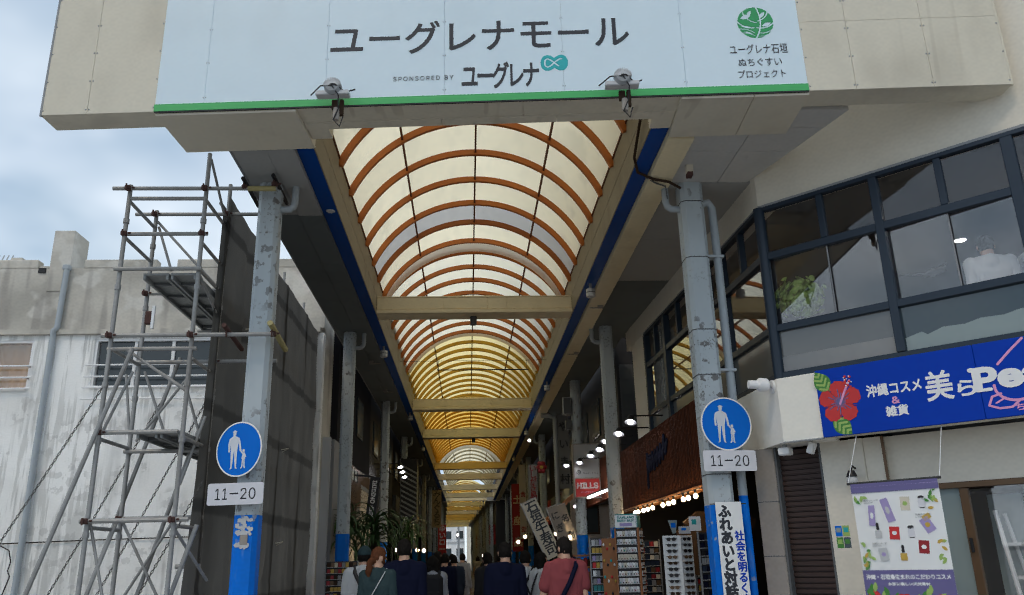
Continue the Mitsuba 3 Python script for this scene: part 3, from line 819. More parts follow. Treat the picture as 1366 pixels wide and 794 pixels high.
k = thing('junction_box', 'small rusty junction box on the soffit above the right sign pillar', 'junction box')
part(k, 'box', B((2.585, 8.52, 5.85), (2.665, 8.60, 5.949), bev=0.005), 'paper_cream'); part(k, 'rusty_mount', B((2.59, 8.505, 5.80), (2.65, 8.60, 5.848)), 'rust')
k = thing('eave_cable', 'thick brown cable looping from the sign down over the right blue band', 'cable')
put(k, MB().tube([[1.96, 7.70, 6.42], [1.955, 7.86, 6.30], [1.955, 8.15, 6.15], [1.97, 8.50, 6.02], [2.05, 8.72, 5.94], [2.25, 8.80, 5.89], [2.45, 8.84, 5.875], [2.62, 8.98, 5.86]], 0.017, 8), 'leather', 40)
k = thing('eave_cable', 'thin grey cable along the soffit beside the right sign pillar', 'cable')
put(k, MB().tube([[2.07, 8.78, 5.975], [2.3, 8.92, 5.90], [2.45, 9.02, 5.9], [2.47, 9.05, 5.75]], 0.010, 6), 'grey_dark', 40)
for x, y in ((2.42, 14.0), (2.42, 17.5), (-2.15, 18.2), (-2.15, 21.5)):
    k = thing('eave_clamp', f'small metal clamp under the {"right" if x > 0 else "left"} soffit strip, {"nearer" if y in (14.0, 18.2) else "farther"} of its pair', 'clamp', 'small clamps under the soffit')
    put(k, MB().box((x - 0.05, y - 0.02, 5.86), (x + 0.05, y + 0.02, 5.915 if x > 0 else 5.934)).tube([[x, y, 5.87], [x + (-0.2 if x > 0 else 0.2), y, 5.87]], 0.01, 6), 'tile_beige')
# ================================================================== CAFE BUILDING ON THE RIGHT
FB = frame((3.52, 8.885, 0), (0.70711, -0.70711, 0), (0, 0, 1))          # street front, x along it, y up, z out
FS = frame((3.52, 8.885, 0), (0.0354, -0.9994, 0), (0, 0, 1))            # arcade side, x negative going in
ca = thing('cafe_building', 'beige corner building with dark navy upstairs window bands beside the arcade', 'building')
WZ = 9.5


def P3(M, u, z, o=0.0): return (M @ np.array([u, z, o, 1]))[:3]


part(ca, 'upper_wall', B((0.0, 5.565, -0.25), (4.6, WZ, 0.0), FB), 'cream_wall', label='beige wall above the angled window band')
part(ca, 'upper_wall', B((-7.2, 5.565, -0.25), (-0.004, WZ, 0.0), FS), 'cream_wall')
part(ca, 'wall_edge', B((0.0, 5.535, -0.02), (4.6, 5.563, 0.02), FB), 'grey_mid')
part(ca, 'wall_edge', B((-5.75, 5.535, -0.02), (-0.02, 5.563, 0.018), FS), 'grey_mid')
part(ca, 'side_column', B((-6.75, 3.72, -0.30), (-5.70, 5.563, -0.001), FS), 'cream_wall')


def window_band(M, cuts_top, cuts_mid, cuts_low, mats_low, u0, u1, main, seams, tw=0.0):     # tw: turns the panes to shift what they reflect
    fr = lambda lo, hi: part(ca, 'window_frame', B(lo, hi, M, bev=0.006), 'frame_navy')
    zt, z1, z1b, z2, z2b, zb = 5.533, 4.955, 4.865, 4.075, 3.992, 3.50
    for lo, hi in (((u0, zt - 0.05, -0.06), (u1, zt, 0.03)), ((u0, z1b, -0.061), (u1, z1, 0.029)), ((u0, z2b, -0.061), (u1, z2, 0.029)), ((u0, zb - 0.06, -0.06), (u1, zb + 0.02, 0.03))):
        fr(lo, hi)
    for u, w in main: fr((u - w / 2, zb + 0.021, -0.07), (u + w / 2, zt - 0.051, 0.04))
    for u in cuts_top[1:-1]:
        if all(abs(u - m[0]) > 0.05 for m in main): fr((u - 0.035, z1 + 0.001, -0.055), (u + 0.035, zt - 0.051, 0.024))
    for a, b in zip(cuts_top[:-1], cuts_top[1:]):
        part(ca, 'window_pane', MB().add([[a, z1, -0.02], [b, z1, -0.02], [b, zt, -0.02], [a, zt, -0.02]], [[0, 1, 2], [0, 2, 3]], M), 'glass_top')
    for a, b in zip(cuts_mid[:-1], cuts_mid[1:]):
        part(ca, 'window_pane', MB().add([[a + 0.003, z2, -0.02 - (b - a) * tw], [b - 0.003, z2, -0.02 + (b - a) * tw], [b - 0.003, z1b, -0.02 + (b - a) * tw], [a + 0.003, z1b, -0.02 - (b - a) * tw]], [[0, 1, 2], [0, 2, 3]], M), 'glass')
    for u in seams: part(ca, 'glass_joint', B((u - 0.006, z2, -0.03), (u + 0.006, z1b, -0.012), M), 'grey_mid')
    for (a, b), m in zip(zip(cuts_low[:-1], cuts_low[1:]), mats_low):
        part(ca, 'spandrel_pane', B((a, zb, -0.05), (b, z2b, -0.02), M), m)


window_band(FB, [0.05, 0.73, 1.335, 1.99, 2.62, 3.3, 3.95], [0.05, 0.73, 1.335, 1.99, 2.62, 3.3, 3.95], [0.05, 1.335, 2.62, 3.95], ['film_grey', 'film_teal', 'film_teal'],
            0.05, 4.0, [(1.335, 0.085), (2.64, 0.11), (3.95, 0.09)], [0.73, 1.99, 3.3], 0.038)
part(ca, 'spandrel_film', B((0.06, 3.52, -0.0195), (1.29, 3.70, -0.0175), FB), 'grey_mid', label='paler lower band of the grey pane')
wig = Polygon([(1.385, 3.52), (2.58, 3.52), (2.58, 3.74), (2.45, 3.75), (2.3, 3.72), (2.1, 3.73), (1.95, 3.70), (1.75, 3.71), (1.6, 3.66), (1.55, 3.70), (1.385, 3.66)])
part(ca, 'spandrel_film', MB().flat(wig, FB, 0.002, -0.0195), 'film_pale', label='streaky pale film along the bottom of the teal pane')
window_band(FS, [-5.65, -5.0, -4.35, -3.6, -2.9, -2.0, -1.45, -0.7, -0.06], [-5.65, -4.35, -2.9, -1.45, -0.06], [-5.65, -4.35, -2.9, -1.45, -0.06], ['film_grey'] * 4,
            -5.70, -0.06, [(-5.66, 0.09), (-4.35, 0.13), (-2.9, 0.13), (-1.45, 0.13)], [])
part(ca, 'corner_post', MB().flat(Point(0, 0).buffer(0.062, 8), frame((3.52, 8.885, 3.44), (1, 0, 0), (0, 1, 0)), 2.09), 'frame_navy', 40)
# upstairs room
fl = Polygon([(3.56, 8.93), (6.75, 5.74), (10.5, 10.0), (8.5, 15.3), (3.36, 14.6)])
part(ca, 'upper_floor', MB().flat(fl, frame((0, 0, 3.30), (1, 0, 0), (0, 1, 0)), 0.14), 'wood_orange')
part(ca, 'upper_ceiling', MB().flat(fl, frame((0, 0, 5.58), (1, 0, 0), (0, 1, 0)), 0.10), 'grey_dark')
bw = [(6.78, 5.70), (10.5, 10.0), (8.5, 15.3), (3.36, 14.62)]
for a, b in zip(bw[:-1], bw[1:]):
    part(ca, 'room_wall', MB().beam((*a, 4.5), (*b, 4.5), 0.12, 2.3), 'charcoal')
part(ca, 'roof_slab', MB().flat(Polygon([(3.56, 8.93), (6.75, 5.74), (12, 10), (9, 17), (3.3, 16.0)]), frame((0, 0, WZ), (1, 0, 0), (0, 1, 0)), 0.2), 'grey_mid')
part(ca, 'back_wall', MB().beam((6.85, 5.72, 4.7), (12, 10, 4.7), 0.2, 9.2).beam((12, 10, 4.7), (9, 17, 4.7), 0.2, 9.2), 'cream_wall')
for x, y in ((6.2, 8.6), (6.7, 10.0)):
    k = thing('ceiling_light', f'small white ceiling light in the upstairs room, the {"nearer" if y < 9 else "farther"} of two', 'ceiling light')
    part(k, 'rim', MB().lathe([[0.06, 0], [0.08, -0.02], [0.08, 0.0]], frame((x, y, 5.579), (1, 0, 0), (0, 1, 0)), 18), 'white_paint')
    part(k, 'diffuser', MB().lathe([[0, -0.014], [0.058, -0.014], [0.058, 0.0], [0, 0.0]], frame((x, y, 5.578), (1, 0, 0), (0, 1, 0)), 18), 'white_paint', emitter=lamp_bulb((9, 8.4, 7)))

# ground floor below the windows
part(ca, 'corner_column', B((-0.42, GZ, -0.28), (-0.175, 2.70, 0.02), FB, bev=0.01), 'tile_beige')
for z in (0.75, 1.55, 2.12): part(ca, 'column_joint', B((-0.423, z, -0.1), (-0.172, z + 0.008, 0.0225), FB), 'grey_dark')
sh = MB()
zz = GZ
while zz < 2.66:
    sh.box((-0.15, zz + 0.002, -0.13), (0.325, zz + 0.052, -0.10), FB); sh.box((-0.15, zz + 0.014, -0.10), (0.325, zz + 0.046, -0.088), FB); zz += 0.056
part(ca, 'shutter', sh, 'shutter_brown', kind='stuff', label='closed dark brown roller shutter')
part(ca, 'shutter_guide', B((-0.174, GZ, -0.14), (-0.151, 2.7, 0.0), FB), 'grey_dark'); part(ca, 'shutter_guide', B((0.326, GZ, -0.14), (0.349, 2.7, 0.0), FB), 'grey_dark')
part(ca, 'ground_wall', B((0.350, GZ, -0.25), (0.66, 2.70, 0.0), FB), 'cream_wall')
part(ca, 'ground_wall', B((0.663, GZ, -0.25), (0.80, 2.70, 0.03), FB), 'cream_wall')
part(ca, 'ground_wall', B((0.803, GZ, -0.25), (0.99, 2.70, 0.0), FB), 'cream_wall')
part(ca, 'door_fascia', B((0.993, 2.20, -0.30), (4.4, 2.70, -0.08), FB), 'cream_wall')
part(ca, 'wall_trim', B((0.985, GZ, -0.01), (1.01, 2.70, 0.012), FB), 'bronze')
door = part(ca, 'sliding_door', B((1.02, 2.145, -0.20), (4.4, 2.197, -0.07), FB), 'bronze', label='brown framed glass sliding door')
for a, b in ((1.02, 1.07), (1.60, 1.675), (2.42, 2.49), (3.3, 3.37)):
    scene[uniq(door + '__stile')] = shape_of(B((a, GZ, -0.17), (b, 2.143, -0.09), FB, bev=0.005), 'bronze')
for a, b in ((1.07, 1.60),):
    scene[uniq(door + '__pane')] = shape_of(B((a, GZ + 0.1, -0.135), (b, 2.143, -0.125), FB), 'film_pale')
for a, b in ((1.675, 2.42), (2.49, 3.3)):
    scene[uniq(door + '__pane')] = shape_of(MB().add([[a, GZ, -0.13], [b, GZ, -0.13], [b, 2.143, -0.13], [a, 2.143, -0.13]], [[0, 1, 2], [0, 2, 3]], FB), 'glass')
    scene[uniq(door + '__bottom_rail')] = shape_of(B((a, GZ, -0.16), (b, GZ + 0.1, -0.10), FB), 'bronze')
scene[uniq(door + '__handle')] = shape_of(B((1.62, 1.55, -0.09), (1.645, 1.68, -0.055), FB, bev=0.005), 'black')
part(ca, 'shop_floor', MB().flat(Polygon([(1.0, -0.2), (4.4, -0.2), (4.4, -3.5), (1.0, -3.5)]), frame(P3(FB, 0, GZ + 0.008), (0.70711, -0.70711, 0), (-0.70711, -0.70711, 0)), 0.004), 'grey_mid')
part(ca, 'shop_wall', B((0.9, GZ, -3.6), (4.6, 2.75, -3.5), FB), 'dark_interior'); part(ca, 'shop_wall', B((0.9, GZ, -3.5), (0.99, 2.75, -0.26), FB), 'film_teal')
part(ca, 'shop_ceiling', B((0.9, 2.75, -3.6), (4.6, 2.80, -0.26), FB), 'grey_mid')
k = thing('partition_board', 'pale upright board just inside the glass door of the cosmetics shop', 'board'); put(k, B((1.72, GZ, -0.62), (2.02, 2.09, -0.58), FB), 'film_pale')
k = thing('display_rack', 'white wire display rack with packets inside the glass door', 'rack')
fr = MB()
for u in (2.10, 2.52): fr.tube([P3(FB, u, GZ, -0.9), P3(FB, u, 1.72, -0.9), P3(FB, u + (0.05 if u < 2.3 else -0.05), 1.78, -0.9)], 0.02, 8)
fr.tube([P3(FB, 2.15, 1.78, -0.9), P3(FB, 2.47, 1.78, -0.9)], 0.02, 8)
part(k, 'frame', fr, 'white_paint', 40)
for z in np.arange(0.5, 1.75, 0.16):
    part(k, 'wire_shelf', MB().tube([P3(FB, 2.11, z, -0.9), P3(FB, 2.51, z, -0.9)], 0.006, 5).tube([P3(FB, 2.11, z + 0.05, -0.84), P3(FB, 2.51, z + 0.05, -0.84)], 0.006, 5), 'white_paint')
for j, z in enumerate(np.arange(0.53, 1.70, 0.16)):
    for i in range(4):
        kk = thing('packet', f'small packet, {ords[i]} in the {ords[7 - j] if j < 8 else "top"} row of the white wire rack', 'packet', 'packets on the wire rack behind the door')
        put(kk, B((2.13 + i * 0.095, z, -0.88), (2.205 + i * 0.095, z + 0.10, -0.865), FB), ['grey_light', 'card_white', 'red', 'lilac'][(i * 3 + j) % 4])
k = thing('step_ladder', 'white folded ladder leaning inside the glass door', 'ladder')
lad = MB().tube([P3(FB, 1.82, 1.93, -0.34), P3(FB, 1.98, GZ, -0.42)], 0.022, 8).tube([P3(FB, 1.86, 1.90, -0.52), P3(FB, 2.10, GZ, -0.7)], 0.018, 8)
part(k, 'rail', lad, 'white_paint', 40)
for i in range(5): part(k, 'rung', B((1.86 + 0.02 * i, 1.6 - 0.3 * i, -0.55), (1.98 + 0.02 * i, 1.63 - 0.3 * i, -0.38), FB), 'grey_light')
k = thing('poster', 'dark purple poster with pale lettering on the shop wall behind the door', 'poster')
part(k, 'sheet', B((2.0, 1.85, -1.4), (2.6, 2.12, -1.38), FB), 'purple')
k = thing('notice_sheet', 'green and blue notice sheets pasted on the wall beside the shutter', 'notice')
for i in range(2):
    for j in range(2):
        part(k, 'sheet', B((0.395 + i * 0.075, 1.62 + j * 0.115, 0.001), (0.462 + i * 0.075, 1.725 + j * 0.115, 0.003), FB), ['leaf_green', 'film_teal', 'sign_blue', 'leaf_light'][(i + 2 * j) % 4])
        part(k, 'picture', B((0.405 + i * 0.075, 1.66 + j * 0.115, 0.0032), (0.452 + i * 0.075, 1.705 + j * 0.115, 0.0045), FB), ['leaf_light', 'leaf_green', 'film_pale', 'teal'][(i + 2 * j) % 4])

# canopy round the corner, and its blue board
q = [tuple(P3(FB, 0.135, 0, 0.40)[:2]), tuple(P3(FB, 0.565, 0, 0.40)[:2]), tuple(P3(FB, 0.565, 0, -0.02)[:2]), (3.60, 9.05), (3.50, 11.3), (3.245, 11.3)]
part(ca, 'corner_canopy', MB().flat(Polygon(q), frame((0, 0, 2.70), (1, 0, 0), (0, 1, 0)), 0.675), 'cream_canopy', label='cream canopy box wrapping the corner')
part(ca, 'canopy', B((0.568, 2.725, 0.0), (4.4, 3.36, 0.385), FB), 'cream_wall')
part(ca, 'canopy_trim', B((0.13, 2.685, 0.38), (0.562, 2.70, 0.408), FB), 'grey_mid')
for u in (1.2, 2.1):
    kk = thing('canopy_downlight', f'round recessed downlight under the blue sign canopy, {"left" if u < 1.5 else "right"} one', 'light')
    put(kk, MB().lathe([[0, -0.012], [0.07, -0.012], [0.085, 0.0], [0, 0.0]], frame(P3(FB, u, 2.724, 0.2), (1, 0, 0), (0, 1, 0)), 20), 'grey_light', 30)
bd = thing('shop_signboard', 'long blue shop board with a red hibiscus and white lettering above the glass door', 'signboard')
part(bd, 'board', B((0.57, 2.695, 0.386), (2.06, 3.385, 0.43), FB, bev=0.004), 'board_blue'); part(bd, 'board', B((2.063, 2.695, 0.386), (4.4, 3.385, 0.43), FB, bev=0.004), 'board_blue')
MBD = shift(FB, 0, 0, 0.4302)
hx, hz = 0.79, 3.03


def petal(rot, L=0.215, w=0.098):
    a = np.linspace(0, 2 * math.pi, 50)[:-1]
    pts = [(0.118 + (L - 0.118) * math.cos(t) + 0.004 * math.sin(9 * t), w * math.sin(t) * (0.80 + 0.25 * math.cos(t)) + 0.005 * math.sin(11 * t)) for t in a]
    return affinity.translate(affinity.rotate(unary_union([Polygon(pts).buffer(0), Polygon([(0, 0), (0.09, 0.07), (0.09, -0.07)])]), rot, origin=(0, 0)), hx, hz)


for rot, x, z, L in ((118, -0.07, 0.10, 0.27), (-48, -0.08, -0.12, 0.26)):
    lf = leaf_poly(hx + x - 0.02, hz + z - (0.0 if rot > 0 else 0.02), L, 0.085, rot)
    part(bd, 'leaf', MB().flat(lf, MBD, 0.0015), 'leaf_green')
    for s in np.linspace(0.25, 0.85, 4):
        c = np.array([hx + x - 0.02, hz + z - (0.0 if rot > 0 else 0.02)]); dr_ = np.array([math.cos(math.radians(rot)), math.sin(math.radians(rot))]); pr = np.array([-dr_[1], dr_[0]])
        vein = unary_union([stroke_poly([c + dr_ * L * (s - 0.08), c + dr_ * L * (s + 0.1) + pr * sg * 0.055], 0.022) for sg in (1, -1)]).intersection(lf)
        part(bd, 'leaf_fleck', MB().flat(vein, MBD, 0.0022), 'leaf_light')
for i, rot in enumerate((20, 92, 160, 232, 305)):
    part(bd, 'petal', MB().flat(petal(rot), shift(MBD, z=0.0004 * i), 0.003), 'red')
    ang = math.radians(rot + 36)
    part(bd, 'petal_line', MB().flat(stroke_poly([(hx + 0.05 * math.cos(ang), hz + 0.05 * math.sin(ang)), (hx + 0.165 * math.cos(ang), hz + 0.165 * math.sin(ang))], 0.005), MBD, 0.0056), 'dark_red')
rays = unary_union([stroke_poly([(hx, hz), (hx + (0.055 + 0.035 * (i % 3)) * math.cos(i * 0.331), hz + (0.055 + 0.035 * (i % 3)) * math.sin(i * 0.331))], 0.010) for i in range(19)])
part(bd, 'flower_heart', MB().flat(rays, MBD, 0.006), 'purple')
part(bd, 'stamen', MB().flat(stroke_poly([(hx, hz - 0.02), (hx + 0.06, hz + 0.10), (hx + 0.12, hz + 0.20)], 0.022), MBD, 0.0068), 'pink')
part(bd, 'stamen_tip', MB().flat(unary_union([ell(hx + 0.09 + rng.uniform(-0.035, 0.045), hz + 0.18 + rng.uniform(-0.05, 0.07), 0.012, 0.012) for _ in range(12)]), MBD, 0.0072), 'red')
part(bd, 'stamen_dot', MB().flat(unary_union([ell(hx + 0.09 + rng.uniform(-0.03, 0.05), hz + 0.19 + rng.uniform(-0.05, 0.06), 0.006, 0.006) for _ in range(10)]), MBD, 0.0078), 'white_paint')
W = lambda poly, mat, nm='lettering', d=0.003: part(bd, nm, MB().flat(poly, MBD, d), mat)
W(fit(text_poly('沖縄コスメ', 1.0, 3), 1.06, 1.575, 3.03, 3.155), 'white_paint')
W(fit(text_poly('&', 1.0, 3), 1.285, 1.36, 2.94, 3.01), 'pink')
W(fit(text_poly('雑貨', 1.0, 3), 1.215, 1.425, 2.82, 2.925), 'white_paint')
W(fit(text_poly('美', 1.0, 2), 1.605, 1.845, 2.915, 3.195), 'white_paint')
W(fit(text_poly('ら', 1.0, 3), 1.875, 2.035, 2.925, 3.075), 'white_paint')
pea = fit(text_poly('Pea', 1.0, 6), 2.015, 2.60, 2.945, 3.165)
bar = unary_union([ell(2.015, 3.15, 0.03, 0.022), stroke_poly([(2.015, 3.15), (2.12, 3.152)], 0.03), stroke_poly([(2.04, 2.955), (2.15, 2.955)], 0.03)])
part(bd, 'lettering', MB().flat(unary_union([pea, bar]), shift(MBD, z=0.003), 0.004), 'white_paint')
t = np.linspace(-0.1, math.pi * 1.02, 30)
W(stroke_poly([(2.24, 3.17), (2.36, 3.28), (2.47, 3.37)], 0.022), 'pink', 'peach_outline')
W(stroke_poly([(2.20 + 0.17 * (1 - math.cos(a)) - 0.02, 2.97 - 0.14 * math.sin(a)) for a in t], 0.024), 'pink', 'peach_outline')
W(stroke_poly([(2.22, 2.905), (2.145, 2.885), (2.11, 2.81), (2.19, 2.775), (2.29, 2.775), (2.36, 2.83)], 0.020), 'pink', 'peach_outline')
W(stroke_poly([(2.25, 2.865), (2.17, 2.825)], 0.016), 'pink', 'peach_outline')
W(fit(text_poly('ちゅらピー', 1.0, 3), 2.315, 2.72, 2.735, 2.80), 'pink')

# fittings on the canopy and below it
k = thing('security_floodlight', 'white cylinder floodlight on a short arm at the left edge of the cream canopy', 'floodlight')
o = np.array([3.40, 8.62, 3.31])
part(k, 'base', MB().lathe([[0, 0], [0.075, 0], [0.075, 0.02], [0, 0.03]], frame(o + [-0.07, 0, 0], (0, 1, 0), (0, 0, -1)), 20), 'white_paint', 30)
part(k, 'arm', MB().tube([o + [-0.08, -0.02, 0], o + [-0.17, -0.06, 0.01]], 0.018, 8), 'grey_light')
Ml = frame(o + [-0.14, -0.06, 0.01], (0, 1, 0), (0.05, 0, 1)); Ml[:3, 2] = [-1, 0, 0.05]
part(k, 'lamp_head', MB().lathe([[0, 0], [0.05, 0.0], [0.072, 0.02], [0.075, 0.10], [0.06, 0.12], [0.048, 0.12], [0.045, 0.22], [0, 0.225]], Ml, 20), 'white_paint', 30)
k = thing('canopy_lamp_box', 'white square lamp box under the corner of the cream canopy', 'lamp')
part(k, 'housing', B((-0.02, 2.585, 0.12), (0.105, 2.665, 0.24), FB, bev=0.012), 'white_paint'); part(k, 'stem', B((0.02, 2.66, 0.16), (0.06, 2.699, 0.20), FB), 'grey_mid')
k = thing('canopy_lamp_box', 'small tilted white lamp under the canopy left of the blue board', 'lamp')
Mt = shift(FB, 0.34, 2.63, 0.2) @ trimesh.transformations.rotation_matrix(-0.45, (0, 0, 1))
part(k, 'housing', B((-0.03, -0.06, -0.05), (0.03, 0.06, 0.05), Mt, bev=0.01), 'white_paint'); part(k, 'stem', B((0.335, 2.66, 0.18), (0.355, 2.70, 0.20), FB), 'grey_mid')
k = thing('wall_lantern', 'small black and glass wall lantern at the left end of the poster banner', 'lantern')
part(k, 'hook', MB().tube([P3(FB, 0.70, 2.40, 0.03), P3(FB, 0.70, 2.42, 0.12), P3(FB, 0.70, 2.36, 0.16)], 0.01, 6), 'black')
part(k, 'cap', MB().lathe([[0, 0], [0.03, 0.0], [0.055, -0.06], [0, -0.06]], frame(P3(FB, 0.70, 2.37, 0.16), (1, 0, 0), (0, 1, 0)), 16), 'black', 30)
part(k, 'globe', MB().ball(P3(FB, 0.70, 2.265, 0.16), (0.055, 0.055, 0.06)), 'grey_light', True)

# product poster banner
pb = thing('poster_banner', 'white hanging banner printed with cosmetics and purple bands beside the glass door', 'banner')
MP = frame(P3(FB, 0.905, 2.185, 0.80), (0.70711, -0.70711, 0), (0, 0, 1))
PW = 0.762
gv, nx, ny = [], 10, 24
for j in range(ny + 1):
    for i in range(nx + 1):
        x, y = PW * i / nx, -1.55 * j / ny
        gv.append([x, y, 0.006 * math.sin(5 * x + 2.2 * y) * min(1, j / 4)])
gf = [[j * (nx + 1) + i, (j + 1) * (nx + 1) + i, (j + 1) * (nx + 1) + i + 1, j * (nx + 1) + i + 1] for j in range(ny) for i in range(nx)]
part(pb, 'cloth', MB().add(gv, gf, MP), 'card_white', True)
pr = lambda poly, mat, nm: part(pb, nm, MB().flat(poly, MP, 0.0015, 0.008), mat)
pr(sbox(0, -0.085, PW, 0.0), 'purple', 'top_band'); pr(sbox(0, -0.035, PW, -0.03), 'lilac', 'band_fold')
pr(sbox(0, -1.55, PW, -0.765), 'purple', 'bottom_band')
part(pb, 'rod', MB().tube([P3(MP, -0.03, 0.005, 0), P3(MP, PW + 0.03, 0.005, 0)], 0.012, 8), 'charcoal')
for x in (-0.02, PW + 0.02): part(pb, 'string', MB().tube([P3(MP, x, 0.01, 0), P3(FB, 0.905 + x * 0.98, 2.72, 0.36)], 0.003, 5), 'white_paint')


def bottle(x, y, kind):
    if kind == 'dropper':
        pr(sbox(x - 0.022, y - 0.05, x + 0.022, y + 0.0).buffer(0.006), 'ochre' if y < -0.55 else 'grey_light', 'bottle_print'); pr(sbox(x - 0.012, y + 0.012, x + 0.012, y + 0.04).union(ell(x, y + 0.055, 0.012, 0.022)), 'black', 'cap_print')
    if kind == 'jar':
        pr(sbox(x - 0.028, y - 0.05, x + 0.028, y + 0.03), 'plate_white', 'jar_print'); pr(ell(x, y + 0.035, 0.026, 0.016), 'black', 'cap_print'); pr(sbox(x - 0.02, y - 0.057, x + 0.02, y - 0.052), 'black', 'shadow_line')


def boxp(x, y, w, h, rot, c, c2=None):
    pr(affinity.rotate(sbox(x - w / 2, y - h / 2, x + w / 2, y + h / 2), rot), c, 'box_print')
    part(pb, 'box_label', MB().flat(affinity.rotate(ell(x, y, w * 0.25, h * 0.16), rot), MP, 0.0022, 0.008), c2 or 'card_white')


boxp(0.155, -0.29, 0.055, 0.18, -4, 'lilac'); boxp(0.30, -0.25, 0.07, 0.21, 14, 'lilac', 'grey_light'); boxp(0.46, -0.20, 0.08, 0.12, -3, 'paper_cream', 'leaf_light')
bottle(0.60, -0.19, 'jar'); bottle(0.19, -0.43, 'dropper'); boxp(0.33, -0.45, 0.085, 0.11, -4, 'red'); bottle(0.475, -0.44, 'jar')
boxp(0.62, -0.39, 0.085, 0.13, 28, 'lilac', 'ochre'); boxp(0.21, -0.63, 0.075, 0.11, 6, 'grey_light', 'lilac'); bottle(0.38, -0.63, 'dropper'); boxp(0.56, -0.575, 0.085, 0.11, -6, 'dark_red')
pr(affinity.rotate(sbox(0.585, -0.345, 0.655, -0.30), 28), 'ochre', 'box_print')
for t_, x, y, w in (('美らシリーズ', 0.10, -0.165, 0.13), ('月桃シリーズ', 0.53, -0.31, 0.13), ('月桃シリーズ', 0.12, -0.545, 0.13)):
    pr(fit(text_poly(t_, 1.0, 1), x, x + w, y, y + 0.018), 'grey_mid', 'lettering'); pr(sbox(x, y - 0.014, x + 0.08, y - 0.010), 'grey_mid', 'underline')
pr(fit(text_poly('沖縄・石垣島生まれのこだわりコスメ', 1.0, 3), 0.025, 0.735, -0.845, -0.80), 'white_paint', 'lettering') if False else part(pb, 'lettering', MB().flat(fit(text_poly('沖縄・石垣島生まれのこだわりコスメ', 1.0, 3), 0.025, 0.735, -0.845, -0.80), MP, 0.001, 0.0100), 'white_paint')
part(pb, 'lettering', MB().flat(fit(text_poly('お肌に優しい天然素材', 1.0, 3), 0.21, 0.56, -0.895, -0.868), MP, 0.001, 0.0100), 'white_paint')
for i in range(34):
    sx = rng.choice([0, 1]); y = rng.choice([-0.16, -0.22, -0.55, -0.62, -0.68, -0.72, -0.13]) + rng.uniform(-0.03, 0.03)
    x = (0.03 + rng.uniform(0, 0.06)) if sx == 0 else (PW - 0.10 + rng.uniform(0, 0.05))
    pr(leaf_poly(x, y, rng.uniform(0.04, 0.075), 0.013, rng.uniform(0, 360)).intersection(sbox(0, -0.76, PW, -0.09)), rng.choice(['ochre', 'leaf_light', 'ochre', 'leaf_green']), 'leaf_print')
for i in range(26):
    x = rng.uniform(0.03, PW - 0.06); y = -1.02 + rng.uniform(-0.03, 0.06) + 0.02 * math.cos(9 * x)
    part(pb, 'flower_print', MB().flat(ell(x, y - 0.03, 0.055, 0.045, rng.uniform(0, 180)) if i % 3 == 0 else leaf_poly(x, y, 0.09, 0.02, rng.uniform(30, 150)), MP, 0.001, 0.0100 + 0.0001 * i), ['red', 'leaf_light', 'leaf_green'][i % 3])

# upstairs: plant, seated person, jointed arm
pl = thing('window_plant', 'lime green bushy pot plant standing upstairs behind the angled window', 'plant')
pc = P3(FB, 0.22, 4.44, -0.36)
pm = MB()
for i in range(430):
    u = rng.uniform(-1, 1); th = rng.uniform(0, 2 * math.pi); r = 0.30 * rng.uniform(0.55, 1.0) * (1 + 0.15 * math.sin(5 * th + 3 * u))
    d = np.array([math.sqrt(1 - u * u) * math.cos(th), math.sqrt(1 - u * u) * math.sin(th), u * 0.85])
    t1 = np.cross(d, [rng.uniform(-1, 1), rng.uniform(-1, 1), 0.3]); t1 /= np.linalg.norm(t1); t2 = np.cross(d, t1) + d * rng.uniform(-0.5, 0.5)
    s = rng.uniform(0.028, 0.048); c = pc + d * r
    ang = np.linspace(0, 2 * math.pi, 7)[:-1]
    ring = [c + s * (math.cos(a) * t1 + math.sin(a) * t2) for a in ang]
    pm.add([c + d * s * 0.4] + ring, [[0, j + 1, (j + 1) % 6 + 1] for j in range(6)])
part(pl, 'foliage', pm, 'leaf_lime', kind='stuff')
part(pl, 'stem', MB().tube([[pc[0], pc[1], 3.75], [pc[0], pc[1], 4.4]], 0.015, 6), 'leather')
part(pl, 'pot', MB().lathe([[0, 3.44], [0.12, 3.44], [0.17, 3.80], [0.15, 3.80], [0, 3.78]], frame((pc[0], pc[1], 0), (1, 0, 0), (0, 1, 0)), 20), 'white_paint', 30)
k = thing('window_arm', 'black jointed arm reaching along the upstairs window', 'lamp')  # dark form behind the glass, built as a jointed arm
part(k, 'arm', MB().tube([P3(FB, 1.40, 4.37, -0.12), P3(FB, 1.66, 4.33, -0.16)], 0.012, 6), 'black')
part(k, 'head', MB().tube([P3(FB, 1.62, 4.315, -0.16), P3(FB, 1.72, 4.33, -0.16), P3(FB, 1.84, 4.35, -0.18)], [0.02, 0.045, 0.03], 8).tube([P3(FB, 1.78, 4.35, -0.18), P3(FB, 1.86, 4.40, -0.18)], [0.03, 0.012], 6).tube([P3(FB, 1.74, 4.33, -0.18), P3(FB, 1.70, 4.29, -0.18)], [0.02, 0.012], 6), 'black', 40)
k = thing('counter', 'dark counter ledge running inside the upstairs window', 'counter'); put(k, B((1.4, 3.98, -0.45), (3.9, 4.02, -0.09), FB), 'grey_dark')
k = thing('chair', 'grey round-backed chair behind the upstairs window', 'chair')
Mc = P3(FB, 2.42, 3.44, -1.0)
arc_ = [P3(FB, 2.52 + 0.17 * math.cos(a), 3.95 + 0.50 * max(0, math.sin(a)) ** 0.7, -0.66) for a in np.linspace(0, math.pi, 15)]
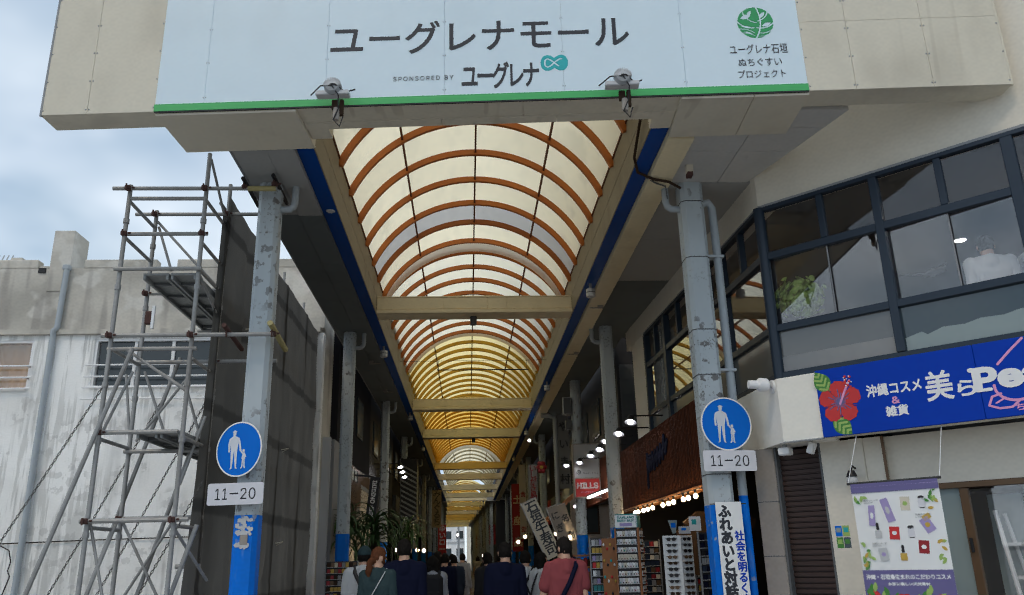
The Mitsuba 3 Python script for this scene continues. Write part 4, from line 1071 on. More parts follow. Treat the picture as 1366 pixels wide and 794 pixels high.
part(k, 'backrest', MB().tube(arc_, 0.035, 8), 'grey_mid', 40); part(k, 'back_pad', MB().flat(Polygon([(2.52 + 0.14 * math.cos(a), 3.98 + 0.43 * max(0, math.sin(a)) ** 0.7) for a in np.linspace(0, math.pi, 15)]), FB, 0.03, -0.68), 'grey_dark')
part(k, 'seat', B((2.33, 3.88, -1.10), (2.71, 3.93, -0.66), FB, bev=0.02), 'grey_mid')
for u in (2.36, 2.68):
    for w in (-0.67, -1.07): part(k, 'leg', B((u - 0.015, 3.445, w - 0.015), (u + 0.015, 3.88, w + 0.015), FB), 'black')
# ================================================================== OLD CONCRETE BUILDING ON THE LEFT
MBd = frame((0, 16, 0), (1, 0, 0), (0, 0, 1))              # x = world x, y = height, z = towards the viewer
cb = thing('concrete_building', 'weathered concrete building with stained white walls and barred windows behind the scaffold', 'building')


def wall_with_holes(x0, x1, z0, z1, holes, depth):
    return MB().flat(sbox(x0, z0, x1, z1).difference(unary_union([sbox(*h) for h in holes])), MBd, depth, -depth)


wins = [(-10.7, 4.90, -8.46, 5.90), (-7.30, 4.93, -5.02, 5.92)]
part(cb, 'wall', wall_with_holes(-22, -2.85, GZ, 6.0, wins, 0.22), 'stucco', label='white stucco wall streaked with grey stains')
cor = MB()
xs = np.arange(-22, -2.84, 0.12)
for a, b in zip(xs[:-1], xs[1:]):
    dz = 0.03 * (meshkit.fbm(np.array([a * 2.1, 3.0, 1.0]), 3) - 0.5) * 2; do = 0.02 * (meshkit.fbm(np.array([a * 3.7, 8.0, 1.0]), 3) - 0.5)
    cor.box((a, 6.003, -0.2), (b, 6.10 + dz * 0.3, 0.085 + do), MBd)
part(cb, 'cornice', cor, 'concrete', kind='stuff', label='chipped concrete cornice')
part(cb, 'parapet', wall_with_holes(-22, -2.85, 6.104, 7.40, [], 0.2), 'concrete')
for a, b in ((-22, -8.63), (-7.72, -6.28), (-5.88, -2.85)):
    part(cb, 'coping', B((a, 7.403, -0.21), (b, 7.585, 0.012), MBd, bev=0.012), 'concrete')
part(cb, 'coping', B((-8.58, 7.403, -0.20), (-8.42, 7.45, 0.004), MBd), 'concrete')
part(cb, 'roof_stub', B((-8.40, 6.9, -0.62), (-7.98, 8.22, 0.02), MBd, bev=0.015), 'concrete', label='square concrete stub rising above the parapet')
part(cb, 'scupper', B((-8.60, 7.30, 0.0), (-8.46, 7.40, 0.03), MBd), 'black')
part(cb, 'roof', B((-22, 6.6, -8), (-2.9, 6.75, -0.23), MBd), 'concrete'); part(cb, 'end_wall', B((-3.05, GZ, -9), (-2.86, 7.4, -0.23), MBd), 'concrete')
dp = part(cb, 'downpipe', MB().tube([P3(MBd, -8.02, 7.36, 0.07), P3(MBd, -8.04, 6.14, 0.07), P3(MBd, -8.07, 6.05, 0.14), P3(MBd, -8.09, 5.95, 0.08), P3(MBd, -8.09, GZ, 0.07)], 0.055, 10), 'pipe_grey', 40)
part(cb, 'downpipe_head', B((-8.09, 7.34, 0.0), (-7.96, 7.44, 0.13), MBd, bev=0.01), 'pipe_grey')
for wi, (x0, z0, x1, z1) in enumerate(wins):
    w = part(cb, 'window', B((x0, z0, -0.20), (x1, z0 + 0.04, 0.04), MBd), 'white_paint', label='window with an orange curtain' if wi == 0 else 'dark sliding window with white bars')
    sub = lambda nm, m, mat, sm=False: scene.__setitem__(uniq(w + '__' + nm), shape_of(m, mat, sm))
    for lo, hi in (((x0, z1 - 0.045, -0.15), (x1, z1, -0.02)), ((x0, z0 + 0.041, -0.15), (x0 + 0.05, z1 - 0.046, -0.02)), ((x1 - 0.05, z0 + 0.041, -0.15), (x1, z1 - 0.046, -0.02))):
        sub('frame', B(lo, hi, MBd), 'white_paint')
    cuts = np.linspace(x0 + 0.05, x1 - 0.05, 4)
    for c in cuts[1:-1]: sub('mullion', B((c - 0.03, z0 + 0.042, -0.13), (c + 0.03, z1 - 0.047, -0.05), MBd), 'white_paint')
    for a, b in zip(cuts[:-1], cuts[1:]): sub('pane', B((a + 0.03, z0 + 0.042, -0.10), (b - 0.03, z1 - 0.047, -0.094), MBd), 'clear_glass' if wi == 0 else 'window_dark')
    for i in range(3 if wi == 0 else 4):
        z = [5.37, 5.14, 4.925, 4.70][i]
        sub('bar', MB().tube([P3(MBd, x0 - (0.1 if wi else 0), z, 0.09), P3(MBd, x1 + 0.08, z, 0.09)], 0.017, 6), 'white_paint')
        for xb in (x0 + 0.3, x1 - 0.02): sub('bar_bracket', B((xb - 0.01, z - 0.012, -0.02), (xb + 0.01, z + 0.012, 0.09), MBd), 'rust')
part(cb, 'curtain', MB().add([[-10.7 + 0.045 * i, z, -0.30 + 0.025 * math.sin(i * 1.3)] for z in (4.9, 5.9) for i in range(51)], [[i, i + 1, 52 + i, 51 + i] for i in range(50)], MBd), 'curtain', True)
part(cb, 'room_back', B((-11, 4.5, -2.2), (-2.9, 6.5, -2.1), MBd), 'dark_interior')
part(cb, 'vent', B((-6.35, 6.25, 0.0), (-6.27, 6.40, 0.06), MBd), 'white_paint')
k = thing('roof_railing', 'small grey railing on the far left roof edge of the concrete building', 'railing')
for i in range(5): part(k, 'bar', MB().tube([[-9.75 + 0.09 * i, 16.3, 7.58], [-9.68 + 0.09 * i, 16.3, 7.80]], 0.012, 6), 'grey_light')
part(k, 'block', B((-9.30, 16.2, 7.58), (-9.08, 16.4, 7.71)), 'concrete')
k = thing('wall_cable', 'black cable running level along the stained white wall low behind the scaffold', 'cable')
put(k, MB().tube([[-20, 15.96, 2.02], [-9.0, 15.96, 2.06], [-7, 15.96, 2.10], [-4.9, 15.96, 2.12], [-3, 15.96, 2.15]], 0.012, 6), 'black')
k = thing('wall_cable', 'loose black cable loop hanging near the foot of the grey downpipe', 'cable')
put(k, MB().tube([[-8.5, 15.95, 2.05], [-8.28, 15.9, 1.95], [-8.22, 15.9, 1.75], [-8.25, 15.9, 1.6], [-8.2, 15.9, 1.5], [-8.28, 15.9, 1.2], [-8.5, 15.9, 1.1]], 0.011, 6), 'black', 40)

# ================================================================== SCAFFOLD
sc = thing('scaffold_tower', 'grey steel tube scaffold tower with plank platforms beside the left pillar', 'scaffold')
R_ = 0.0245
tube = lambda a, b, nm, r=R_, mat='steel_tube': part(sc, nm, MB().tube([a, b], r, 8), mat, 40)
POST = {'A': (-3.875, 8.85, 5.83), 'C': (-3.01, 8.85, 6.24), 'B': (-3.865, 9.65, 5.86), 'D': (-2.985, 9.65, 6.22)}
for n_, (x, y, z) in POST.items():
    po = part(sc, 'post', MB().tube([(x, y, GZ), (x, y, z)], R_, 10), 'steel_tube', 40)
    for zc in (1.9, 2.85, 3.45, 4.55, 5.35):
        scene[uniq(po + '__spigot')] = shape_of(MB().tube([(x, y, zc), (x, y, zc + 0.055)], R_ + 0.011, 8), 'steel_tube', 40)
    scene[uniq(po + '__base_plate')] = shape_of(B((x - 0.07, y - 0.07, GZ), (x + 0.07, y + 0.07, GZ + 0.01)), 'steel_tube')


def coupler(x, y, z):
    m = MB().box((x - 0.034, y - 0.048, z - 0.028), (x + 0.034, y + 0.02, z + 0.028), bev=0.010).tube([[x + 0.05, y - 0.03, z], [x + 0.075, y - 0.03, z]], 0.012, 6).tube([[x, y - 0.07, z + 0.03], [x, y - 0.07, z - 0.04]], 0.010, 6)
    part(sc, 'coupler', m, 'rust')


fy_, by_ = 8.80, 9.60
for z, a, b, y, cs in ((5.765, -4.05, -2.19, fy_, 'AC'), (5.66, -3.875, -3.01, fy_ + 0.05, ''), (5.22, -3.9, -2.95, fy_ + 0.05, 'AC'), (4.78, -3.92, -2.96, fy_, ''), (4.01, -3.96, -2.12, fy_, 'AC'), (3.87, -3.9, -2.95, fy_ + 0.05, ''), (2.965, -3.92, -3.06, fy_ + 0.05, 'A'),
                       (2.06, -3.93, -2.85, fy_, 'AC'), (5.79, -4.10, -2.42, by_, 'BD'), (4.75, -3.9, -2.95, by_, 'B'), (3.90, -3.9, -2.25, by_, 'D'), (2.86, -3.9, -2.95, by_, ''), (2.12, -3.9, -2.95, by_, 'B'), (1.60, -3.2, -2.93, by_, '')):
    tube((a, y, z), (b, y, z), 'ledger')
    for c in cs: coupler(POST[c][0], y, z)
for x, zs in ((-3.87, (5.63, 5.18, 3.88, 2.9, 2.0)), (-2.995, (5.63, 4.78, 3.76, 2.9, 2.0, 5.10))):
    for z in zs: tube((x, 8.85, z), (x, 9.65, z), 'side_ledger', 0.021)
br = [((-3.69, 8.85, 3.86), (-3.03, 8.85, 3.41)), ((-3.84, 9.65, 5.71), (-2.99, 9.65, 4.79)), ((-3.82, 9.65, 5.64), (-3.61, 9.65, 5.06)), ((-4.0, 9.65, 3.77), (-3.87, 9.65, 2.99)), ((-3.6, 8.85, 3.62), (-3.85, 8.85, 2.95)),
      ((-3.79, 9.65, 3.80), (-3.46, 9.65, 3.0)), ((-3.30, 9.65, 3.7), (-3.80, 9.65, 2.98)), ((-3.33, 8.85, 3.62), (-3.03, 8.85, 3.42)), ((-3.30, 9.65, 3.62), (-3.05, 9.65, 2.94)), ((-3.87, 8.9, 2.06), (-3.62, 8.9, 1.2)),
      ((-3.85, 9.65, 2.1), (-3.30, 9.65, 1.15)), ((-3.30, 9.65, 2.07), (-3.80, 9.65, 1.2)), ((-3.60, 8.9, 2.05), (-3.83, 8.9, 1.3)), ((-3.02, 8.9, 1.98), (-2.79, 9.4, 1.45)), ((-2.93, 9.3, 3.2), (-3.14, 9.3, 2.45)), ((-2.99, 8.85, 6.17), (-2.98, 9.65, 5.62)), ((-3.01, 8.87, 4.75), (-2.98, 9.65, 4.42))]
for a, b in br: tube(a, b, 'brace', 0.0165)
for a, b in (((-3.60, 8.77, 3.86), (-4.71, 8.77, 0.15)), ((-3.42, 9.72, 3.98), (-4.50, 9.72, 0.15)), ((-2.99, 9.72, 3.6), (-3.95, 9.72, 0.15)), ((-2.80, 8.93, 2.01), (-3.35, 8.93, 0.15))):
    tube(a, b, 'raking_shore', R_)
for a, b, y0, y1, z in ((-3.62, -3.03, 8.86, 11.1, 4.72), (-3.50, -3.03, 8.88, 11.2, 2.95)):
    for x0, x1 in ((a, (a + b) / 2 - 0.01), ((a + b) / 2 + 0.01, b)):
        pf = part(sc, 'platform', B((x0, y0, z + 0.002), (x1, y1, z + 0.03), bev=0.004), 'plank_metal')
        for x in (x0 + 0.004, x1 - 0.03): scene[uniq(pf + '__side_rail')] = shape_of(B((x, y0, z - 0.045), (x + 0.026, y1, z + 0.001)), 'plank_metal')
        for y in np.arange(y0 + 0.25, y1, 0.45): scene[uniq(pf + '__cross_rib')] = shape_of(B((x0 + 0.031, y, z - 0.03), (x1 - 0.031, y + 0.03, z + 0.001)), 'grey_dark')
    tube((a - 0.05, y1 - 0.1, z - 0.05), (b + 0.03, y1 - 0.1, z - 0.05), 'transom')
for x, z in ((-2.56, 5.80), (-2.22, 5.84)):
    coupler(x, 8.82, z - 0.02)
    part(sc, 'stub_tube', MB().tube([[x, 8.70, z + 0.05], [x, 9.45, z + 0.03]], 0.024, 10), 'black', 40)
part(sc, 'yellow_sleeve', MB().tube([[-2.52, 8.80, 5.765], [-2.20, 8.80, 5.765]], 0.031, 10), 'yellow_wrap', 40)
part(sc, 'yellow_sleeve', MB().tube([[-2.13, 8.66, 4.10], [-2.10, 9.35, 3.97]], 0.032, 10), 'yellow_wrap', 40)
part(sc, 'stub_tube', MB().tube([[-2.62, 8.66, 4.08], [-2.60, 9.35, 3.98]], 0.026, 10), 'rust', 40)
coupler(-2.13, 8.84, 4.02); coupler(-2.62, 8.84, 4.02)
part(sc, 'hanging_clip', B((-3.47, 8.84, 4.10), (-3.44, 8.87, 4.36)), 'white_paint'); part(sc, 'post_clamp', B((-3.83, 9.56, 4.36), (-3.74, 9.62, 4.52), bev=0.01), 'rust')


def chain(a, b, label):
    k = thing('guy_chain', label, 'chain', 'slack guy chains bracing the scaffold')
    a, b = np.array(a, float), np.array(b, float); L = np.linalg.norm(b - a); n_ = int(L / 0.034); m = MB()
    t_ = (b - a) / L; s1 = np.cross(t_, [0, 1, 0]); s1 /= np.linalg.norm(s1); s2 = np.cross(t_, s1)
    for i in range(n_):
        c = a + (b - a) * (i + 0.5) / n_; c[2] -= 0.05 * math.sin(math.pi * (i + 0.5) / n_)
        s = s1 if i % 2 else s2
        for sg in (-1, 1): m.tube([c - t_ * 0.021 + s * sg * 0.003, c - t_ * 0.011 + s * sg * 0.010, c + t_ * 0.011 + s * sg * 0.010, c + t_ * 0.021 + s * sg * 0.003], 0.0042, 4, False)
    put(k, m, 'chain')


chain((-3.86, 8.75, 3.42), (-5.35, 8.75, 0.62), 'guy chain running down left from the upper front post, the leftmost of four')
chain((-3.60, 9.72, 3.43), (-5.0, 9.72, 0.5), 'guy chain sloping behind the front post, second from the left of four')
chain((-3.05, 9.75, 3.52), (-4.6, 9.75, 0.25), 'guy chain sloping through the scaffold middle, third from the left of four')
chain((-2.78, 8.93, 2.45), (-3.6, 8.93, 0.82), 'short guy chain by the grey netting, rightmost of four')

# netting sheets
ns = thing('scaffold_netting', 'dark grey mesh sheets hung along the scaffold beside the arcade', 'netting')


def net(y0, y1, z0, z1, x, seed, lean=0.0, wide0=1.0):
    ny, nz = 26, 60
    yy, zz_ = np.meshgrid(np.linspace(0, 1, ny), np.linspace(0, 1, nz))
    P_ = np.stack([yy * 7 + seed * 3.7, zz_ * 3.0, np.full_like(yy, seed * 1.3)], -1)
    fold = (meshkit.fbm(P_, 3, seed=seed) - 0.5) * 0.20 + 0.008 * np.sin(yy * 21 + 3 * np.sin(zz_ * 3 + seed)) * (0.4 + zz_)
    fold = fold + (meshkit.fbm(P_ * np.array([3.1, 2.2, 1.0]) + 5, 3, seed=seed + 3) - 0.5) * 0.10
    seam = np.exp(-((zz_ * 7.3 % 1.0 - 0.5) / 0.06) ** 2) * -0.012
    pin = 1 - 0.95 * np.clip((np.abs(yy - 0.5) - 0.40) / 0.08, 0, 1)
    z_ = z0 + (z1 - z0) * zz_ - 0.03 * np.sin(yy * math.pi) * zz_ ** 6
    y_ = y0 + (y1 - y0) * yy + lean * zz_
    fold = fold * (1 - 0.85 * zz_ ** 8)
    v = np.stack([x + fold * pin + seam, y_, z_], -1).reshape(-1, 3)
    f = [[j * ny + i, j * ny + i + 1, (j + 1) * ny + i + 1, (j + 1) * ny + i] for j in range(nz - 1) for i in range(ny - 1)]
    return MB().add(v, f)


for i, (a, b, s) in enumerate(((9.62, 11.35, 3), (11.40, 13.05, 5), (13.10, 14.75, 8), (14.80, 16.35, 11))):
    part(ns, 'sheet', net(a - 0.09, b + 0.09, GZ + 0.1, 6.02, -2.95 - 0.012 * (i % 2), s, 0.03 * (i % 2)), 'netting', True)
fl_ = MB()
v = []
for j in range(40):
    for i in range(8):
        u, w = i / 7, j / 39
        v.append([-2.95 - 0.05 * u * (1 - 0.3 * w) - 0.015 * math.sin(9 * u + 4 * w), 9.62 - 0.55 * u * (0.25 + 0.75 * (1 - w) ** 1.5) + 0.03 * math.sin(6 * w), GZ + 0.2 + 5.45 * w])
fl_.add(v, [[j * 8 + i, j * 8 + i + 1, (j + 1) * 8 + i + 1, (j + 1) * 8 + i] for j in range(39) for i in range(7)])
part(ns, 'corner_flap', fl_, 'netting', True)
for y in (11.375, 13.075, 14.775):
    part(ns, 'net_post', MB().tube([[-3.03, y, GZ], [-3.03, y, 6.15 + 0.1 * (y > 13)]], 0.022, 8), 'steel_tube', 40)
for z in (1.2, 3.0, 4.8, 5.95): part(ns, 'net_rail', MB().tube([[-3.08, 9.62, z], [-3.08, 16.35, z]], 0.022, 8), 'steel_tube', 40)
for y, z in ((10.55, 4.55), (11.38, 3.4), (13.07, 3.3), (11.38, 2.2), (13.07, 1.9)):
    part(ns, 'lashing', MB().tube([[-2.90, y - 0.03, z], [-2.80, y, z + 0.02], [-2.9, y + 0.04, z - 0.03]], 0.008, 5), 'paper_cream')
# ================================================================== SHOPS ALONG THE ARCADE
# right: the shop below the cafe's side windows
ws = thing('souvenir_shop', 'open souvenir shop front with a slatted reddish wooden fascia and string lights', 'shop')
FW = frame((3.25, 11.31, 0), (-0.003, -1, 0), (0, 0, 1))     # x negative going in
part(ws, 'fascia_board', B((-6.5, 2.52, -0.12), (0.0, 3.68, 0.0), FW), 'wood_slat')
sl_ = MB()
x = -6.49
while x < -0.05:
    sl_.box((x, 2.50, 0.001), (x + 0.05, 3.69, 0.022), FW); x += 0.085
part(ws, 'slats', sl_, 'wood_slat', kind='stuff')
part(ws, 'fascia_foot', B((-6.5, 2.44, -0.10), (0.0, 2.50, 0.05), FW), 'wood_orange')
logo = fit(text_poly('Jam', 1.0, 5), 0, 0.6, 0, 0.5)
sg = MB()
pts = [(0, -0.18), (0.05, 0.35), (0.14, 0.30), (0.18, 0.08), (0.28, 0.30), (0.36, 0.10), (0.47, 0.33), (0.58, 0.08), (0.70, 0.34), (0.80, 0.12), (0.92, 0.36), (1.02, 0.14), (1.14, 0.38), (1.26, 0.18), (1.40, 0.50), (1.46, 0.24), (1.60, 0.40)]
part(ws, 'script_sign', sg.flat(stroke_poly(pts, 0.10), shift(FW, -3.45, 2.95, 0.024), 0.02), 'navy_cloth', label='dark blue handwritten style sign on the wooden fascia')
inner = [(3.42, 9.2), (8.5, 9.2), (8.5, 17.6), (3.42, 17.6)]
part(ws, 'back_wall', B((7.4, 9.3, GZ), (7.5, 17.7, 3.2)), 'leather'); part(ws, 'side_wall', B((3.45, 17.75, GZ), (7.4, 17.85, 3.6)), 'charcoal'); part(ws, 'side_wall', B((3.58, 9.95, GZ), (7.4, 10.05, 3.2)), 'leather')
part(ws, 'ceiling', B((3.45, 10.05, 3.2), (7.4, 17.75, 3.25)), 'leather'); part(ws, 'floor', B((3.1, 10.05, GZ), (7.4, 17.75, GZ + 0.02)), 'leather')
part(ws, 'front_post', B((3.2, 17.5, GZ), (3.4, 17.8, 2.5)), 'wood_orange')
lg = thing('string_lights', 'string of warm globe bulbs under the wooden shop fascia', 'string lights')
ys = [10.73, 11.35, 11.73, 12.02, 12.6, 12.94, 13.32, 14.09, 14.48, 14.85, 15.31, 15.6]
part(lg, 'cord', MB().tube([[3.12, y, 2.44] for y in np.arange(10.2, 17.2, 0.4)], 0.006, 5), 'black')
for y in ys:
    b_ = part(lg, 'bulb', MB().ball((3.12, y, 2.355), (0.034, 0.034, 0.036)), 'white_paint', True, emitter=lamp_bulb((9, 6.2, 3.0)))
    scene[uniq(b_ + '__socket')] = shape_of(MB().tube([[3.12, y, 2.395], [3.12, y, 2.445]], 0.016, 6), 'black')


def spot(x, y, z, wall, label, group, aim=(-0.6, 0.0)):
    k = thing('spot_lamp', label, 'spotlight', group)
    part(k, 'arm', MB().tube([[wall, y, z + 0.10], [x, y, z + 0.10]], 0.014, 6), 'black')
    d = np.array([aim[0] * 0.35, -0.35, -1.0]); d /= np.linalg.norm(d); u = np.cross(d, [1, 0, 0.2]); u /= np.linalg.norm(u)
    M = np.eye(4); M[:3, 0], M[:3, 1], M[:3, 2], M[:3, 3] = np.cross(u, d), u, d, (x, y, z + 0.04)
    part(k, 'hood', MB().lathe([[0, -0.06], [0.04, -0.06], [0.05, -0.03], [0.105, 0.06], [0.10, 0.06], [0.045, -0.02], [0, -0.02]], M, 16), 'black', 30)
    part(k, 'bulb', MB().ball((M @ np.array([0, 0, 0.045, 1]))[:3], (0.056, 0.056, 0.05)), 'white_paint', True, emitter=lamp_bulb((9, 9, 9.3)))
    part(k, 'joint', MB().ball((x, y, z + 0.08), 0.03, 1), 'black')


sg_ = 'arm mounted spot lamps above the wooden fascia'
for i, (y, z) in enumerate(((13.6, 3.74), (14.75, 3.71), (16.2, 3.77), (17.0, 3.71), (18.3, 3.74), (20.2, 3.80), (22.9, 4.02))):
    spot(2.75, y, z, 3.3, f'black arm spot lamp over the wooden fascia, {ords[i]} in the row from the front', sg_)
k = thing('round_pole', 'grey round pole with blue foot carrying a white and red shop sign', 'pole')
part(k, 'upper', MB().tube([[2.80, 20.75, 2.1], [2.80, 20.75, 5.94]], 0.14, 16), 'pillar_paint', 40); part(k, 'blue_base', MB().tube([[2.80, 20.75, GZ], [2.80, 20.75, 2.1]], 0.142, 16), 'blue_base', 40)
k = thing('cafe_box_sign', 'white box sign with a red lower field mounted on the round pole', 'sign')
MH = frame((2.62, 20.48, 2.96), (1, 0, 0), (0, 0, 1))
part(k, 'case', B((0, 0, -0.22), (0.67, 1.34, 0.0), MH, bev=0.01), 'tile_beige')
part(k, 'upper_face', B((0.03, 0.50, 0.0002), (0.64, 1.31, 0.006), MH), 'grey_light'); part(k, 'red_face', B((0.04, 0.04, 0.0002), (0.635, 0.47, 0.008), MH), 'red')
part(k, 'lettering', MB().flat(fit(text_poly('HILLS', 1.0, 5), 0.07, 0.60, 0.23, 0.38), MH, 0.003, 0.0082), 'white_paint')
part(k, 'lettering', MB().flat(fit(text_poly('COFFEE', 1.0, 0), 0.17, 0.49, 0.135, 0.17), MH, 0.003, 0.0082), 'pink')
part(k, 'lettering', MB().flat(fit(text_poly('TEL.82-0000', 1.0, 0), 0.24, 0.60, 0.585, 0.62), MH, 0.003, 0.0062), 'ink')
part(k, 'round_mark', MB().flat(Point(0.13, 0.63).buffer(0.055).difference(Point(0.13, 0.63).buffer(0.035)).union(Point(0.13, 0.63).buffer(0.014)), MH, 0.003, 0.0062), 'ink')
k = thing('wall_box', 'grey meter box fixed high on the right wall behind the second pillar', 'box')
part(k, 'case', B((2.45, 20.6, 5.05), (2.66, 20.8, 5.50), bev=0.01), 'grey_mid'); part(k, 'door', B((2.47, 20.59, 5.08), (2.64, 20.599, 5.47)), 'grey_dark')
k = thing('wall_box', 'lower grey control box beside the round pole', 'box'); put(k, B((2.50, 20.6, 4.68), (2.65, 20.8, 4.92), bev=0.01), 'grey_dark')

# left of the red shirted visitor: timber crates
k = thing('crate_shelf', 'brown wooden slatted shelf full of reddish packets beside the red shirted man', 'shelf')
for x0, x1, y0, z0, z1 in ((1.25, 1.30, 11.6, GZ, 1.62), (1.72, 1.77, 11.6, GZ, 1.62)): part(k, 'side', B((x0, y0, z0), (x1, y0 + 0.4, z1)), 'bronze')
for z in (0.3, 0.75, 1.15, 1.45, 1.60): part(k, 'shelf_board', B((1.30, 11.6, z), (1.72, 12.0, z + 0.025)), 'wood_orange')
for z in (0.78, 1.18, 1.475):
    for i in range(9):
        kk = thing('packet', f'brownish upright packet, {ords[i]} on the {"lower" if z < 1 else "middle" if z < 1.4 else "upper"} board of the slatted shelf', 'packet', 'packets on the slatted wooden shelf')
        put(kk, B((1.315 + 0.045 * i, 11.62 + 0.01 * (i % 3), z), (1.35 + 0.045 * i, 11.72, z + (0.24 if z < 1.4 else 0.11) - 0.02 * (i % 2))), ['dark_red', 'leather', 'wood_orange', 'bronze'][(i * 5 + int(z * 10)) % 4])


def rot_frame(x, y, deg): return frame((x, y, 0), (math.cos(math.radians(deg)), math.sin(math.radians(deg)), 0), (0, 0, 1))


def card_rack(name, x, y, deg, w, ztop, rows, cols, label, cat, item, item_label, item_cat, group, mats, frame_mat='card_white', hgt=0.068, sides=2, depth=0.02):
    k = thing(name, label, cat)
    for s in range(sides):
        M = rot_frame(x, y, deg) if s == 0 else rot_frame(x + w * math.cos(math.radians(deg)), y + w * math.sin(math.radians(deg)), deg + 90)
        part(k, 'back_panel', B((0, 0.35, -0.03), (w, ztop, -0.012), M), 'charcoal')  # charcoal stands in for the shadow between the rows
        for e in (0.0, w - 0.018): part(k, 'upright', B((e, 0.35, -0.011), (e + 0.018, ztop + 0.01, 0.01), M), 'wood_orange' if frame_mat == 'card_white' else 'grey_mid')
        for r_ in range(rows):
            z = ztop - 0.095 - r_ * 0.096
            part(k, 'ledge', B((0.02, z - 0.006, -0.011), (w - 0.02, z, 0.035), M), 'grey_light')
            for c in range(cols):
                u = 0.03 + (w - 0.06) * (c + 0.5) / cols; ww = (w - 0.06) / cols * 0.44
                kk = thing(item, f'{item_label}, {ords[c]} in the {ords[r_]} row' + ('' if sides == 1 else ' of the ' + ('left', 'right')[s] + ' face'), item_cat, group)
                put(kk, B((u - ww, z + 0.002, -0.005), (u + ww, z + hgt - 0.006 * ((c * 3 + r_) % 3), -0.005 + depth), M), mats[(c * 7 + r_ * 3 + (c * r_) % 5) % len(mats)])
                if name == 'key_ring_rack': part(kk, 'charm', B((u - ww * 0.45, z + 0.008, depth - 0.0048), (u + ww * (0.1 + 0.15 * (c % 3)), z + 0.022 + 0.004 * (r_ % 3), depth + 0.004), M), ['black', 'teal_box', 'dark_red', 'charcoal', 'bronze'][(c * 2 + r_) % 5])
    part(k, 'foot', MB().lathe([[0, GZ], [0.22, GZ], [0.22, GZ + 0.03], [0.03, GZ + 0.05], [0.03, 0.5], [0, 0.5]], frame((x + w * 0.5 * math.cos(math.radians(deg)), y + 0.12, 0), (1, 0, 0), (0, 1, 0)), 16), 'grey_dark')
    return k


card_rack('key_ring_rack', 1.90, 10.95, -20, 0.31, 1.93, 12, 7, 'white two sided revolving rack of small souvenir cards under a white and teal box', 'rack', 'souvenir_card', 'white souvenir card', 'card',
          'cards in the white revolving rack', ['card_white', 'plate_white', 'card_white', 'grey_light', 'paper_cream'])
k = thing('display_box', 'white and teal cardboard header box on top of the white card rack', 'box')
Mx = rot_frame(1.91, 10.93, -20)
part(k, 'white_face', B((0.0, 1.945, -0.25), (0.285, 2.10, 0.0), Mx), 'card_white'); Mx2 = rot_frame(1.91 + 0.29 * math.cos(math.radians(-20)), 10.93 + 0.29 * math.sin(math.radians(-20)), 70)
part(k, 'teal_face', B((0.0, 1.945, -0.02), (0.25, 2.10, 0.004), Mx2), 'teal_box')
part(k, 'lettering', MB().flat(unary_union([fit(text_poly('GARLAND', 1.0, 5), 0.03, 0.255, 2.055, 2.085), fit(text_poly('BEST BUY', 1.0, 5), 0.03, 0.255, 2.015, 2.045)]), Mx, 0.002, 0.0005), 'teal_box')
part(k, 'picture', B((0.06, 1.96, 0.0005), (0.22, 2.0, 0.002), Mx), 'lilac')
part(k, 'top_flap', B((0.0, 2.10, -0.20), (0.27, 2.115, -0.02), Mx), 'teal_box')
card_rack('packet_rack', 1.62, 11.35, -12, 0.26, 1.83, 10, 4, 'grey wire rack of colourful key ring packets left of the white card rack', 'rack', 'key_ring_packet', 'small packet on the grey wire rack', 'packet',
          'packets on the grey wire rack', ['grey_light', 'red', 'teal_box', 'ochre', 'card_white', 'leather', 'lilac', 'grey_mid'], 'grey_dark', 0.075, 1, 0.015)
k = thing('accessory_board', 'cork brown board hung with earrings and shells beside the packet rack', 'board')
Ma = rot_frame(1.68, 11.22, -25); part(k, 'board', B((0.10, 0.5, 0.03), (0.30, 1.82, 0.045), Ma), 'wood_orange')
for i in range(4):
    for j in range(5):
        part(k, 'earring', MB().ball(P3(Ma, 0.13 + 0.045 * i, 1.74 - 0.20 * j - 0.05 * (i % 2), 0.055), (0.014, 0.008, 0.02), 1), ['card_white', 'red', 'ochre', 'black', 'teal'][(i + j * 2) % 5], True)
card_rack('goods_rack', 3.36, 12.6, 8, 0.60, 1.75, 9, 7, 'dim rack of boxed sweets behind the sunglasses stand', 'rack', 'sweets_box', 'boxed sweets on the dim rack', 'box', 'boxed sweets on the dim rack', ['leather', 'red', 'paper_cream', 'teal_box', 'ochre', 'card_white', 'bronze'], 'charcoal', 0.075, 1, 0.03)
card_rack('goods_rack', 2.62, 13.4, 0, 0.42, 1.82, 10, 5, 'dim rack of hanging souvenirs between the card rack and the sunglasses stand', 'rack', 'souvenir_pack', 'souvenir pack on the middle rack', 'packet', 'souvenir packs on the middle rack', ['bronze', 'dark_red', 'grey_mid', 'paper_cream', 'denim'], 'charcoal', 0.075, 1, 0.02)
